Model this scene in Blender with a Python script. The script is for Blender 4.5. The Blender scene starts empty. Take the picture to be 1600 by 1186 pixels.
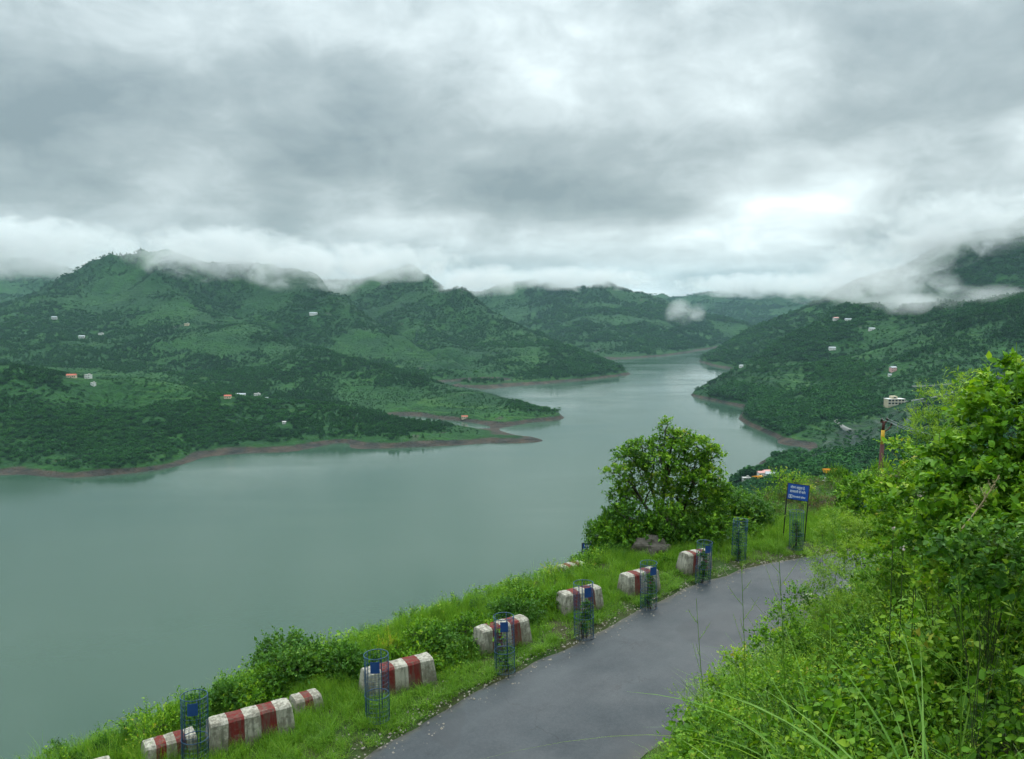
import bpy, bmesh, math, random
import numpy as np
from mathutils import Vector, Matrix

random.seed(7)
RNG = np.random.default_rng(11)
SC = bpy.context.scene
COL = SC.collection

# ---------------------------------------------------------------- camera
H = 160.0                      # eye height above the lake
F = 1250.0                     # focal length in photo pixels (1600 wide)
PITCH = math.atan2(593 - 470, F)
cam_d = bpy.data.cameras.new('camera')
cam = bpy.data.objects.new('camera', cam_d)
COL.objects.link(cam)
cam.location = (0, 0, H)
cam.rotation_euler = (math.pi / 2 - PITCH, 0, 0)
cam_d.sensor_width = 36.0
cam_d.lens = 36.0 * F / 1600.0
cam_d.clip_start = 0.1
cam_d.clip_end = 40000
SC.camera = cam


def ray(px, py):
    x = (px - 800) / F
    y = (593 - py) / F
    c, s = math.cos(PITCH), math.sin(PITCH)
    return np.array([x, c + y * s, -s + y * c])


def at(px, py, d):
    """point on the line of sight of a photo pixel at d metres ahead"""
    r = ray(px, py)
    r = r / r[1] * d
    return np.array([r[0], r[1], r[2] + H])


def on_z(px, py, z=0.0):
    r = ray(px, py)
    t = (z - H) / r[2]
    return np.array([r[0] * t, r[1] * t, z])


# ---------------------------------------------------------------- node helper
class NT:
    def __init__(self, tree):
        self.t = tree
        tree.nodes.clear()

    def n(self, typ, inp=None, **props):
        nd = self.t.nodes.new(typ)
        for k, v in props.items():
            setattr(nd, k, v)
        if inp:
            for k, v in inp.items():
                self.set(nd.inputs[k], v)
        return nd

    def set(self, sock, v):
        if isinstance(v, bpy.types.NodeSocket):
            self.t.links.new(v, sock)
        elif isinstance(v, bpy.types.Node):
            self.t.links.new(v.outputs[0], sock)
        else:
            if hasattr(sock, 'default_value') and hasattr(sock.default_value, '__len__') and not isinstance(v, str):
                v = list(v)
                if len(v) == 3 and len(sock.default_value) == 4:
                    v = v + [1.0]
            sock.default_value = v

    def math(self, op, a, b=None, c=None, clamp=False):
        nd = self.n('ShaderNodeMath', operation=op, use_clamp=clamp)
        self.set(nd.inputs[0], a)
        if b is not None:
            self.set(nd.inputs[1], b)
        if c is not None:
            self.set(nd.inputs[2], c)
        return nd.outputs[0]

    def vmath(self, op, a, b=None, scale=None):
        nd = self.n('ShaderNodeVectorMath', operation=op)
        self.set(nd.inputs[0], a)
        if b is not None:
            self.set(nd.inputs[1], b)
        if scale is not None:
            self.set(nd.inputs['Scale'], scale)
        return nd.outputs['Value'] if op in ('DOT_PRODUCT', 'LENGTH', 'DISTANCE') else nd.outputs[0]

    def mix(self, fac, a, b, blend='MIX'):
        nd = self.n('ShaderNodeMix', data_type='RGBA', blend_type=blend)
        self.set(nd.inputs[0], fac)
        self.set(nd.inputs[6], a)
        self.set(nd.inputs[7], b)
        return nd.outputs[2]

    def ramp(self, fac, stops, interp='LINEAR'):
        nd = self.n('ShaderNodeValToRGB')
        cr = nd.color_ramp
        cr.interpolation = interp
        while len(cr.elements) < len(stops):
            cr.elements.new(0.5)
        for e, (p, c) in zip(cr.elements, stops):
            e.position = p
            if not hasattr(c, '__len__'):
                c = (c, c, c)
            e.color = (*c, 1) if len(c) == 3 else c
        self.set(nd.inputs[0], fac)
        return nd.outputs[0]

    def noise(self, vec, scale, detail=4, rough=0.55, dist=0.0, out=0):
        nd = self.n('ShaderNodeTexNoise', {'Scale': scale, 'Detail': detail, 'Roughness': rough, 'Distortion': dist})
        if vec is not None:
            self.set(nd.inputs['Vector'], vec)
        return nd.outputs[out]


# ---------------------------------------------------------------- world: overcast monsoon sky
SUN_EL, SUN_AZ = math.radians(52), math.radians(18)     # azimuth from +Y towards +X
world = bpy.data.worlds.new('World')
SC.world = world
world.use_nodes = True
W = NT(world.node_tree)
tc = W.n('ShaderNodeTexCoord')
dirv = W.vmath('NORMALIZE', tc.outputs['Generated'])
sep = W.n('ShaderNodeSeparateXYZ', {0: dirv})
zc = W.math('MAXIMUM', sep.outputs[2], 0.0)
den = W.math('ADD', zc, 0.16)
pl = W.n('ShaderNodeCombineXYZ', {0: W.math('DIVIDE', sep.outputs[0], den), 1: W.math('DIVIDE', sep.outputs[1], den), 2: 3.7})
# cloud deck: seen on a plane overhead, so that it flattens towards the horizon
warp = W.noise(pl.outputs[0], 1.0, 3, 0.55, out=1)
wv = W.vmath('ADD', pl.outputs[0], W.vmath('SCALE', W.vmath('SUBTRACT', warp, (0.5, 0.5, 0.5)), scale=0.5))
n1 = W.noise(wv, 0.55, 3, 0.5)
n2 = W.noise(wv, 1.5, 4, 0.5)
n3 = W.noise(W.vmath('MULTIPLY', dirv, (1.0, 1.0, 1.9)), 4.6, 5, 0.54, dist=0.35)
v = W.math('MULTIPLY_ADD', n1, 0.34, W.math('MULTIPLY_ADD', n2, 0.28, W.math('MULTIPLY', n3, 0.38)))
n4 = W.noise(W.vmath('MULTIPLY', dirv, (1.0, 1.0, 1.5)), 15.0, 4, 0.6, dist=0.5)
v = W.math('ADD', v, W.math('MULTIPLY', W.math('SUBTRACT', n4, 0.5), 0.17))
v = W.math('MULTIPLY_ADD', W.math('SUBTRACT', v, 0.5), 1.95, 0.52)


dirj = W.vmath('ADD', W.vmath('MULTIPLY', dirv, (1.0, 1.0, 1.9)), W.vmath('SCALE', W.vmath('SUBTRACT', warp, (0.5, 0.5, 0.5)), scale=0.16))


def lobe(px, py, width, amp):
    """a thicker or thinner stretch of the cloud deck"""
    r = ray(px, py)
    r = r / np.linalg.norm(r)
    q = W.vmath('DISTANCE', dirj, (r[0], r[1], r[2] * 1.9))
    mr = W.n('ShaderNodeMapRange', {0: q, 1: 0.0, 2: width * 1.9, 3: amp, 4: 0.0}, interpolation_type='SMOOTHERSTEP')
    return mr.outputs[0]


for a in ((1190, 365, 0.08, 0.22), (1330, 300, 0.06, 0.20), (1000, 395, 0.12, 0.14), (860, 425, 0.12, 0.10), (880, 170, 0.16, 0.05), (1230, 180, 0.13, 0.15),
          (420, 285, 0.12, 0.12), (720, 290, 0.22, -0.24), (960, 270, 0.14, -0.16), (1430, 90, 0.24, -0.22), (60, 170, 0.30, -0.20), (700, -60, 0.25, -0.18), (1600, 20, 0.22, -0.12), (0, 0, 0.25, -0.10),
          (250, 190, 0.2, -0.09), (1400, 420, 0.13, -0.13), (850, 385, 0.11, -0.12), (1560, 190, 0.08, 0.12), (250, 390, 0.22, 0.10), (650, 425, 0.16, 0.16)):
    v = W.math('ADD', v, lobe(*a))
cl = W.ramp(v, [(0.08, (0.19, 0.245, 0.27)), (0.32, (0.30, 0.36, 0.38)), (0.52, (0.46, 0.53, 0.55)), (0.72, (0.66, 0.75, 0.77)), (0.95, (0.97, 1.0, 0.99))])
# overcast deck brightens to the zenith; lift added above view lights the foreground
zenith_lift = W.math('MULTIPLY_ADD', W.math('POWER', zc, 2.0), 2.9, 0.92)
cl = W.vmath('SCALE', cl, scale=zenith_lift)
sky = W.n('ShaderNodeTexSky', sky_type='NISHITA')
sky.sun_disc = False
sky.sun_elevation = SUN_EL
sky.sun_rotation = SUN_AZ
sky.air_density = 1.5
sky.dust_density = 3.0
bg_sky = W.n('ShaderNodeBackground', {0: sky.outputs[0], 1: 0.06})
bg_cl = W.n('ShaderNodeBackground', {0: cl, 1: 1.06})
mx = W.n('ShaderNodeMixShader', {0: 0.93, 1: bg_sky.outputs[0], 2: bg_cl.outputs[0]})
W.n('ShaderNodeOutputWorld', {0: mx.outputs[0]})
world.cycles.sampling_method = 'MANUAL'
world.cycles.sample_map_resolution = 1024

# ---------------------------------------------------------------- sun behind the cloud
sun_d = bpy.data.lights.new('sun', 'SUN')
sun_d.energy = 1.5
sun_d.angle = math.radians(28)
sun_d.color = (1.0, 0.97, 0.92)
sun = bpy.data.objects.new('sun', sun_d)
COL.objects.link(sun)
sv = Vector((math.sin(SUN_AZ) * math.cos(SUN_EL), math.cos(SUN_AZ) * math.cos(SUN_EL), math.sin(SUN_EL)))
sun.rotation_euler = sv.to_track_quat('Z', 'Y').to_euler()
sun.location = (0, 0, 400)

SC.view_settings.view_transform = 'Standard'
SC.view_settings.look = 'None'
SC.view_settings.exposure = 0.5
SC.view_settings.gamma = 1.0
SC.view_settings.use_curve_mapping = False
SC.render.engine = 'CYCLES'
cy = SC.cycles
cy.use_denoising = True
try:
    cy.denoiser = 'OPENIMAGEDENOISE'
    cy.denoising_input_passes = 'RGB_ALBEDO_NORMAL'
except Exception:
    pass
cy.max_bounces = 7
cy.diffuse_bounces = 3
cy.glossy_bounces = 2
cy.transmission_bounces = 4
cy.volume_bounces = 1
cy.transparent_max_bounces = 8
cy.volume_step_rate = 1.0
cy.volume_max_steps = 192
cy.use_adaptive_sampling = True
cy.adaptive_threshold = 0.03
cy.sample_clamp_indirect = 6.0

# ---------------------------------------------------------------- object helpers
def tag(o, label=None, cat=None, group=None, kind=None):
    if label:
        o['label'] = label
    if cat:
        o['category'] = cat
    if group:
        o['group'] = group
    if kind:
        o['kind'] = kind
    return o


def empty(name, loc=(0, 0, 0), rz=0.0):
    o = bpy.data.objects.new(name, None)
    o.empty_display_size = 0.2
    COL.objects.link(o)
    o.location = tuple(loc)
    o.rotation_euler = (0, 0, rz)
    return o


def link(name, me, mats=None, parent=None):
    o = bpy.data.objects.new(name, me)
    COL.objects.link(o)
    if mats is not None and not me.materials:
        for m in (mats if isinstance(mats, (list, tuple)) else [mats]):
            me.materials.append(m)
    if parent:
        o.parent = parent
    return o


def mesh_np(name, verts, faces, smooth=False, attrs=None):
    """verts (n,3); faces: list of arrays (m,3) or (m,4)"""
    me = bpy.data.meshes.new(name)
    verts = np.asarray(verts, dtype=np.float32)
    if not isinstance(faces, (list, tuple)):
        faces = [faces]
    faces = [np.asarray(f, dtype=np.int32) for f in faces if len(f)]
    nl = sum(f.size for f in faces)
    nf = sum(len(f) for f in faces)
    me.vertices.add(len(verts))
    me.vertices.foreach_set('co', verts.ravel())
    me.loops.add(nl)
    me.polygons.add(nf)
    me.loops.foreach_set('vertex_index', np.concatenate([f.ravel() for f in faces]))
    tot = np.concatenate([np.full(len(f), f.shape[1], dtype=np.int32) for f in faces])
    st = np.concatenate([[0], np.cumsum(tot)[:-1]]).astype(np.int32)
    me.polygons.foreach_set('loop_start', st)
    me.polygons.foreach_set('loop_total', tot)
    if smooth:
        me.polygons.foreach_set('use_smooth', np.ones(nf, dtype=bool))
    if attrs:
        for k, a in attrs.items():
            at_ = me.attributes.new(k, 'FLOAT', 'POINT')
            at_.data.foreach_set('value', np.asarray(a, dtype=np.float32))
    me.update()
    me.validate()
    return me


class MB:
    """collects boxes, tubes and prisms into one mesh"""
    def __init__(self):
        self.v = []
        self.f = []
        self.mi = []

    def add(self, vs, fs, mi=0):
        b = len(self.v)
        self.v += [tuple(p) for p in vs]
        self.f += [tuple(b + i for i in f) for f in fs]
        self.mi += [mi] * len(fs)

    def box(self, c, s, rz=0.0, mi=0, taper=1.0):
        cx, cy_, cz = c
        hx, hy, hz = s[0] / 2, s[1] / 2, s[2] / 2
        co, si = math.cos(rz), math.sin(rz)
        vs = []
        for z, t in ((-hz, 1.0), (hz, taper)):
            for x, y in ((-hx, -hy), (hx, -hy), (hx, hy), (-hx, hy)):
                x *= t
                y *= t
                vs.append((cx + x * co - y * si, cy_ + x * si + y * co, cz + z))
        self.add(vs, [(0, 3, 2, 1), (4, 5, 6, 7), (0, 1, 5, 4), (1, 2, 6, 5), (2, 3, 7, 6), (3, 0, 4, 7)], mi)

    def tube(self, pts, rad, n=6, mi=0, cap=True):
        pts = [Vector(p) for p in pts]
        if not hasattr(rad, '__len__'):
            rad = [rad] * len(pts)
        vs, fs = [], []
        prev = None
        for i, p in enumerate(pts):
            d = (pts[min(i + 1, len(pts) - 1)] - pts[max(i - 1, 0)])
            d = d.normalized() if d.length > 1e-9 else Vector((0, 0, 1))
            if prev is None:
                u = d.orthogonal().normalized()
            else:
                u = prev - d * prev.dot(d)
                u = u.normalized() if u.length > 1e-6 else d.orthogonal().normalized()
            prev = u
            w = d.cross(u)
            for k in range(n):
                a = 2 * math.pi * k / n
                vs.append(p + (u * math.cos(a) + w * math.sin(a)) * rad[i])
        for i in range(len(pts) - 1):
            for k in range(n):
                k2 = (k + 1) % n
                fs.append((i * n + k, i * n + k2, (i + 1) * n + k2, (i + 1) * n + k))
        if cap:
            fs.append(tuple(range(n - 1, -1, -1)))
            fs.append(tuple((len(pts) - 1) * n + k for k in range(n)))
        self.add(vs, fs, mi)

    def ring(self, c, r, t, n=16, m=5, mi=0):
        vs, fs = [], []
        for i in range(n):
            a = 2 * math.pi * i / n
            for k in range(m):
                b = 2 * math.pi * k / m
                rr = r + t * math.cos(b)
                vs.append((c[0] + rr * math.cos(a), c[1] + rr * math.sin(a), c[2] + t * math.sin(b)))
        for i in range(n):
            for k in range(m):
                fs.append((i * m + k, ((i + 1) % n) * m + k, ((i + 1) % n) * m + (k + 1) % m, i * m + (k + 1) % m))
        self.add(vs, fs, mi)

    def mesh(self, name, smooth=False):
        me = bpy.data.meshes.new(name)
        me.from_pydata(self.v, [], self.f)
        if any(self.mi):
            me.polygons.foreach_set('material_index', self.mi)
        if smooth:
            me.polygons.foreach_set('use_smooth', [True] * len(self.f))
        me.update()
        return me

    def build(self, name, mats, parent=None, smooth=False):
        return link(name, self.mesh(name, smooth), mats, parent)


# ---------------------------------------------------------------- numpy noise
_PERM = np.random.default_rng(5).random((256, 256)).astype(np.float32)


def vnoise(x, y):
    xi = np.floor(x).astype(np.int64)
    yi = np.floor(y).astype(np.int64)
    fx = x - xi
    fy = y - yi
    fx = fx * fx * fx * (fx * (fx * 6 - 15) + 10)
    fy = fy * fy * fy * (fy * (fy * 6 - 15) + 10)
    a = _PERM[xi % 256, yi % 256]
    b = _PERM[(xi + 1) % 256, yi % 256]
    c = _PERM[xi % 256, (yi + 1) % 256]
    d = _PERM[(xi + 1) % 256, (yi + 1) % 256]
    return (a * (1 - fx) + b * fx) * (1 - fy) + (c * (1 - fx) + d * fx) * fy


def fbm(x, y, scale, octv=4, gain=0.5, ridged=False):
    s = 0.0
    amp = 1.0
    tot = 0.0
    x = np.asarray(x, dtype=np.float64) / scale
    y = np.asarray(y, dtype=np.float64) / scale
    for i in range(octv):
        n = vnoise(x + 17.3 * i, y - 9.1 * i)
        if ridged:
            n = 1 - np.abs(2 * n - 1)
        s = s + amp * n
        tot += amp
        amp *= gain
        x = x * 1.93 + 0.37 * y
        y = y * 1.93 - 0.37 * x / 1.93
    return s / tot


def sstep(a, b, x):
    t = np.clip((x - a) / (b - a), 0, 1)
    return t * t * (3 - 2 * t)
# ================================================================ TERRAIN
ZR = H - 8.2                                             # road level
EDGE = np.array([(-34, -26), (-20, -8), (-12, 2), (-6, 9.6), (-2.29, 14.3), (-0.53, 16.5), (1.49, 18.6), (3.31, 20.7),
                 (5.6, 22.9), (8.8, 25.0), (13, 26.5), (18, 26.6), (24, 24.6), (32, 20), (42, 11), (52, 0)], dtype=float)
RW = 4.0                                                 # road width


def smooth_line(P, it=2):
    for _ in range(it):
        Q = [P[0]]
        for a, b in zip(P[:-1], P[1:]):
            Q += [a * 0.75 + b * 0.25, a * 0.25 + b * 0.75]
        Q.append(P[-1])
        P = np.array(Q)
    return P


EDGE = smooth_line(EDGE, 2)


def edge_s(X, Y):
    """signed distance from the road's outer (lake side) edge, positive uphill; and the arc length"""
    X = np.asarray(X, dtype=float)
    Y = np.asarray(Y, dtype=float)
    best = np.full(X.shape, 1e9)
    sgn = np.zeros(X.shape)
    arc = np.zeros(X.shape)
    acc = 0.0
    for a, b in zip(EDGE[:-1], EDGE[1:]):
        d = b - a
        L = np.hypot(*d)
        t = np.clip(((X - a[0]) * d[0] + (Y - a[1]) * d[1]) / L ** 2, 0, 1)
        qx = X - a[0] - t * d[0]
        qy = Y - a[1] - t * d[1]
        r = np.hypot(qx, qy)
        m = r < best
        best = np.where(m, r, best)
        sgn = np.where(m, np.sign(qx * d[1] - qy * d[0]), sgn)
        arc = np.where(m, acc + t * L, arc)
        acc += L
    return best * sgn, arc


def znear(X, Y):
    s, arc = edge_s(X, Y)
    z = np.full(s.shape, ZR)
    # lake side: verge, then the slope falls to the lake
    o = -s
    vw = np.interp(X, [-9, -5, -2, 2, 3.5, 6, 9, 12, 20], [3.4, 3.3, 3.0, 2.5, 2.7, 5.0, 5.4, 7.0, 12.0])
    z = z + np.where(o > 0.05, 0.05 + 0.10 * sstep(0.1, 0.8, o) - 0.015 * o, 0)
    z = z - np.where(o > vw, (o - vw) * 0.80 * sstep(vw, vw + 3, o) + 0.0 * o, 0)
    # uphill side: steep overgrown bank
    u = s - RW - 0.25
    bank = (1 + 0.25 * sstep(1.5, 8, X)) * 0.82 * np.clip(u, 0, 8.2) + 0.42 * np.clip(u - 8.2, 0, 60)
    z = z + np.where(u > 0, bank, 0)
    rough = np.where(u > 0.3, 0.35, np.where(o > 0.3, 0.10, 0.0))
    z = z + rough * (fbm(X, Y, 2.3, 4) - 0.5)
    return z


ctrl = []


def poly3(pts, step):
    pts = [np.asarray(p, float) for p in pts]
    for a, b in zip(pts[:-1], pts[1:]):
        n = max(1, int(np.linalg.norm((b - a)[:2]) / step))
        for i in range(n):
            ctrl.append(a + (b - a) * i / n)
    ctrl.append(pts[-1])


def shore(pl, step=45):
    poly3([on_z(*p) if len(p) == 2 else np.array(p, float) for p in pl], step)


def crest(pl, step=90):
    poly3([at(*p) for p in pl], step)


SH_L = [(-700, 775), (-400, 762), (-200, 752), (0, 743), (110, 746), (210, 738), (330, 713), (450, 706), (560, 701), (700, 697), (800, 692), (846, 688),
        (822, 682), (790, 676), (770, 671), (795, 667), (835, 660), (879, 655), (850, 645), (800, 632), (748, 616), (752, 608),
        (850, 600), (930, 592), (986, 585), (965, 577), (940, 569), (935, 566), (965, 562), (1040, 556), (1096, 548), (1128, 541), (1200, 535), (1300, 530)]
SH_R = [(1330, 538), (1220, 542), (1150, 549), (1112, 557), (1095, 565), (1110, 571), (1140, 577), (1168, 582), (1160, 588), (1125, 600), (1088, 614),
        (1095, 622), (1130, 630), (1163, 639), (1157, 656), (1180, 670), (1204, 681), (1213, 692), (1207, 708), (1186, 723), (1196, 735), (1206, 741),
        (1185, 757), (1140, 778)]
shore(SH_L)
shore(SH_R)
# near shore below the road, hidden from here
shore([tuple(on_z(1140, 778)), (130, 520, 0), (95, 420, 0), (50, 310, 0), (0, 245, 0), (-90, 205, 0), (-220, 170, 0), (-420, 60, 0), (-600, -100, 0)])
# ---- left bank, low front hill
crest([(-600, 560, 1000), (-300, 556, 1000), (0, 568, 985), (60, 580, 985), (130, 588, 990), (190, 598, 1000), (250, 606, 1010), (310, 626, 1000), (370, 634, 990),
       (480, 640, 990), (560, 650, 985), (680, 668, 975), (770, 680, 940)])
# spurs of the front hill
crest([(130, 588, 990), (110, 640, 900), (120, 715, 800)])
crest([(250, 606, 1010), (260, 660, 900), (300, 703, 838)])
crest([(480, 640, 990), (500, 668, 935), (530, 692, 895)])
crest([(30, 660, 850), (20, 700, 800)])
# gullies between
crest([(190, 640, 960), (200, 690, 850), (205, 718, 765)])
crest([(400, 655, 960), (420, 690, 880)])
# valley behind the front hill
crest([(-300, 590, 1350), (0, 590, 1250), (180, 607, 1200), (330, 638, 1120), (480, 644, 1110), (640, 662, 1060), (710, 668, 1025)])
# ---- second ridge
crest([(300, 507, 1950), (360, 517, 1850), (420, 528, 1760), (480, 545, 1640), (560, 568, 1480), (640, 592, 1330), (740, 614, 1200), (810, 630, 1130), (858, 646, 1092)])
crest([(480, 545, 1640), (470, 590, 1400), (450, 622, 1230)])
crest([(560, 568, 1480), (590, 612, 1290), (610, 640, 1150)])
crest([(420, 560, 1600), (400, 605, 1330)])
crest([(640, 625, 1230), (660, 645, 1120)])
# ---- valley between second ridge and big mountain / third ridge
crest([(380, 530, 2050), (480, 553, 1850), (560, 580, 1680), (650, 602, 1520), (720, 613, 1440)])
crest([(470, 470, 2900), (520, 490, 2600), (580, 530, 2350), (640, 566, 2080), (700, 592, 1790), (740, 606, 1600)])
# ---- big mountain, its crest runs in the cloud
crest([(-700, 520, 2200), (-300, 510, 2350), (-60, 512, 2350), (0, 492, 2400), (60, 463, 2450), (120, 433, 2500), (180, 408, 2550), (240, 396, 2600), (330, 418, 2600), (430, 424, 2500),
       (500, 445, 2380), (545, 470, 2250), (620, 520, 2000), (690, 566, 1740), (735, 598, 1530)])
crest([(240, 396, 2600), (280, 450, 2250), (300, 507, 1950)])
crest([(120, 433, 2500), (100, 500, 2050), (80, 560, 1550), (60, 585, 1300)])
crest([(430, 424, 2500), (420, 480, 2150), (430, 520, 1900)])
crest([(200, 500, 2060), (210, 560, 1600), (200, 595, 1330)])
crest([(340, 480, 2330), (370, 505, 2050)])
crest([(160, 470, 2330), (150, 530, 1900)])
# dark mountain behind
crest([(-700, 380, 4200), (-200, 385, 4200), (0, 405, 4200), (100, 425, 4300), (250, 440, 4400)], 160)
# ---- third ridge
crest([(500, 452, 3200), (560, 440, 3050), (640, 424, 2850), (690, 436, 2700), (740, 462, 2500), (800, 498, 2250), (870, 534, 2010), (930, 563, 1840), (960, 577, 1780)])
crest([(640, 424, 2850), (660, 500, 2300), (700, 570, 1780), (760, 598, 1560)])
crest([(740, 462, 2500), (780, 530, 2050), (830, 580, 1680)])
crest([(600, 470, 2650), (640, 530, 2130), (690, 575, 1750)])
crest([(720, 520, 2250), (765, 575, 1750)])
# ---- valley and far bank
crest([(600, 478, 3700), (680, 490, 3300), (760, 522, 2850), (850, 552, 2350), (920, 564, 2170)], 120)
crest([(700, 480, 4700), (950, 492, 4300), (1100, 502, 3800), (1180, 520, 3500)], 150)
crest([(-300, 470, 3200), (0, 470, 3200), (200, 455, 3300), (400, 460, 3300)], 150)
crest([(660, 452, 4200), (750, 452, 3900), (800, 440, 3800), (870, 452, 3700), (950, 450, 3600), (1010, 468, 3450), (1100, 488, 3250), (1170, 510, 3150), (1230, 525, 3050)], 120)
crest([(870, 452, 3700), (920, 510, 2800), (960, 552, 2320)], 120)
crest([(1010, 468, 3450), (1050, 520, 2800), (1070, 546, 2600)], 120)
# farthest hills
crest([(820, 486, 5600), (900, 480, 5600), (960, 470, 5600), (1020, 461, 5600), (1060, 470, 5550), (1100, 464, 5500), (1150, 458, 5450), (1200, 449, 5400), (1245, 462, 5350), (1290, 452, 5300), (1500, 430, 5000), (1900, 400, 5000)], 250)
crest([(500, 470, 6000), (650, 462, 6000), (740, 472, 6000)], 300)
crest([(1000, 500, 4400), (1150, 505, 4300), (1300, 505, 4100)], 200)
# ---- right bank
crest([(1103, 559, 2110), (1130, 543, 2180), (1180, 515, 2350), (1230, 496, 2500), (1300, 470, 2600), (1400, 425, 2550), (1500, 385, 2500), (1600, 335, 2450), (1800, 270, 2400)])
crest([(1098, 606, 1370), (1120, 594, 1400), (1150, 578, 1440), (1200, 552, 1560), (1260, 520, 1720), (1310, 492, 1850), (1360, 490, 1720), (1420, 492, 1560), (1480, 496, 1420),
       (1540, 488, 1330), (1600, 470, 1260), (1750, 440, 1200), (1950, 420, 1150)])
crest([(1180, 575, 1780), (1240, 552, 1950), (1310, 525, 2120), (1420, 522, 1900), (1500, 515, 1650), (1600, 500, 1560), (1750, 480, 1500)])
crest([(1420, 492, 1560), (1370, 560, 1280), (1300, 610, 1120), (1225, 660, 985)])
crest([(1540, 488, 1330), (1480, 560, 1120), (1420, 612, 1010), (1360, 650, 935), (1290, 692, 875), (1240, 712, 830)])
crest([(1480, 520, 1330), (1400, 590, 1130), (1320, 645, 985), (1240, 690, 895)])
crest([(1310, 560, 1430), (1240, 610, 1220), (1190, 648, 1060)])
crest([(1700, 560, 1000), (1600, 590, 930), (1500, 628, 880), (1420, 668, 800), (1330, 706, 740), (1262, 728, 700)])
crest([(1750, 640, 700), (1600, 660, 660), (1500, 700, 620), (1400, 735, 600), (1300, 752, 590), (1230, 752, 600), (1170, 752, 640)])
# valley floor between the near slope and the benches
crest([(1700, 740, 420), (1550, 780, 400), (1400, 800, 400), (1280, 790, 440), (1200, 775, 520)])
crest([(1800, 640, 250), (1650, 700, 220), (1500, 790, 200), (1350, 830, 180), (1200, 860, 200), (1050, 930, 170)])
# hill behind the camera
for p in ((60, -40, 196), (20, -60, 200), (-40, -70, 190), (120, -60, 220), (200, 0, 215), (160, 60, 165), (-150, -160, 190), (-300, -200, 170), (300, -100, 250), (0, -200, 260), (400, 100, 210), (600, 200, 200)):
    ctrl.append(np.array(p, float))
# lake bed
for p in [on_z(x, y) for x, y in ((-300, 850), (0, 800), (200, 800), (400, 780), (600, 750), (800, 730), (950, 680), (1000, 640), (930, 625), (1050, 600), (1040, 575), (1110, 552),
                                  (400, 900), (700, 850), (1000, 800), (100, 1000), (500, 1000), (800, 950), (-200, 1000), (1120, 700), (-600, 900), (900, 612), (1100, 690))]:
    ctrl.append(np.array([p[0], p[1], -28.0]))
# outer ring
for a in np.radians(np.arange(-70, 71, 14)):
    ctrl.append(np.array([7500 * math.sin(a), 7500 * math.cos(a), 60.0]))
# tie to the near ground
for a in np.radians(np.arange(-180, 180, 20)):
    x, y = 5 + 62 * math.sin(a), 14 + 62 * math.cos(a)
    ctrl.append(np.array([x, y, float(znear(np.array([x]), np.array([y]))[0])]))
CT = np.array(ctrl)
_, ui = np.unique(np.round(CT[:, :2] / 12.0), axis=0, return_index=True)
CT = CT[np.sort(ui)]
C0 = 10.0


def phi(d2):
    return np.sqrt(d2 + C0 * C0)


_d2 = ((CT[:, None, :2] - CT[None, :, :2]) ** 2).sum(-1)
_A = phi(_d2)
_n = len(CT)
_M = np.zeros((_n + 1, _n + 1))
_M[:_n, :_n] = _A + np.eye(_n) * -1e-3
_M[:_n, _n] = 1
_M[_n, :_n] = 1
_w = np.linalg.solve(_M, np.concatenate([CT[:, 2], [0]]))


def zrbf(X, Y):
    X = np.asarray(X, float).ravel()
    Y = np.asarray(Y, float).ravel()
    out = np.empty(len(X))
    C2 = CT[:, :2].astype(np.float32)
    w = _w[:_n].astype(np.float32)
    for i in range(0, len(X), 20000):
        x = X[i:i + 20000].astype(np.float32)[:, None]
        y = Y[i:i + 20000].astype(np.float32)[:, None]
        d2 = (x - C2[None, :, 0]) ** 2 + (y - C2[None, :, 1]) ** 2
        out[i:i + 20000] = np.sqrt(d2 + C0 * C0) @ w + _w[_n]
    return out


def rock_mask(X, Y):
    """the terraced rockfill slope on the right bank: 1 inside"""
    r = np.hypot(X, Y)
    px = 800 + F * X / np.maximum(Y, 1)
    return (sstep(0, 1, (px - 1238) / 22) * sstep(560, 585, Y) * (1 - sstep(0, 1, (Y - 880 - (px - 1290) * 0.25) / 25))) * (Y > 0)


def terrain(X, Y):
    sh = np.asarray(X, float).shape
    X = np.asarray(X, float).ravel()
    Y = np.asarray(Y, float).ravel()
    r = np.hypot(X - 5, Y - 14)
    # gullies: the sheet is sampled a little off its place
    far = sstep(150, 500, r)
    wx = (fbm(X, Y, 120, 3) - 0.5) * 22 * far
    wy = (fbm(X + 900, Y - 300, 120, 3) - 0.5) * 22 * far
    z = zrbf(X + wx * 0.5, Y + wy * 0.5)
    rm = rock_mask(X, Y)
    lift = sstep(3, 45, z) * far * (1 - 0.85 * rm)
    z = z + lift * ((fbm(X, Y, 300, 4, 0.48, ridged=True) - 0.66) * (16 + 0.34 * np.clip(z, 0, 250)) + (fbm(X + 50, Y, 45, 3) - 0.5) * 7)
    z = z + sstep(-2, 6, z) * far * (1 - 0.9 * rm) * (fbm(X - 77, Y + 31, 26, 3) - 0.5) * 3.0
    z = z + 4.5 * sstep(0.0, 2.2, z) * far
    stp = 9.0
    q = z / stp
    fq = q - np.floor(q)
    zt = (np.floor(q) + sstep(0.45, 0.95, fq)) * stp
    z = np.where((rm > 0) & (z > 1), z + (zt - z) * rm * 0.6, z)
    zn = znear(X, Y)
    w = sstep(38, 62, r)
    return (zn * (1 - w) + z * w).reshape(sh)


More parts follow.
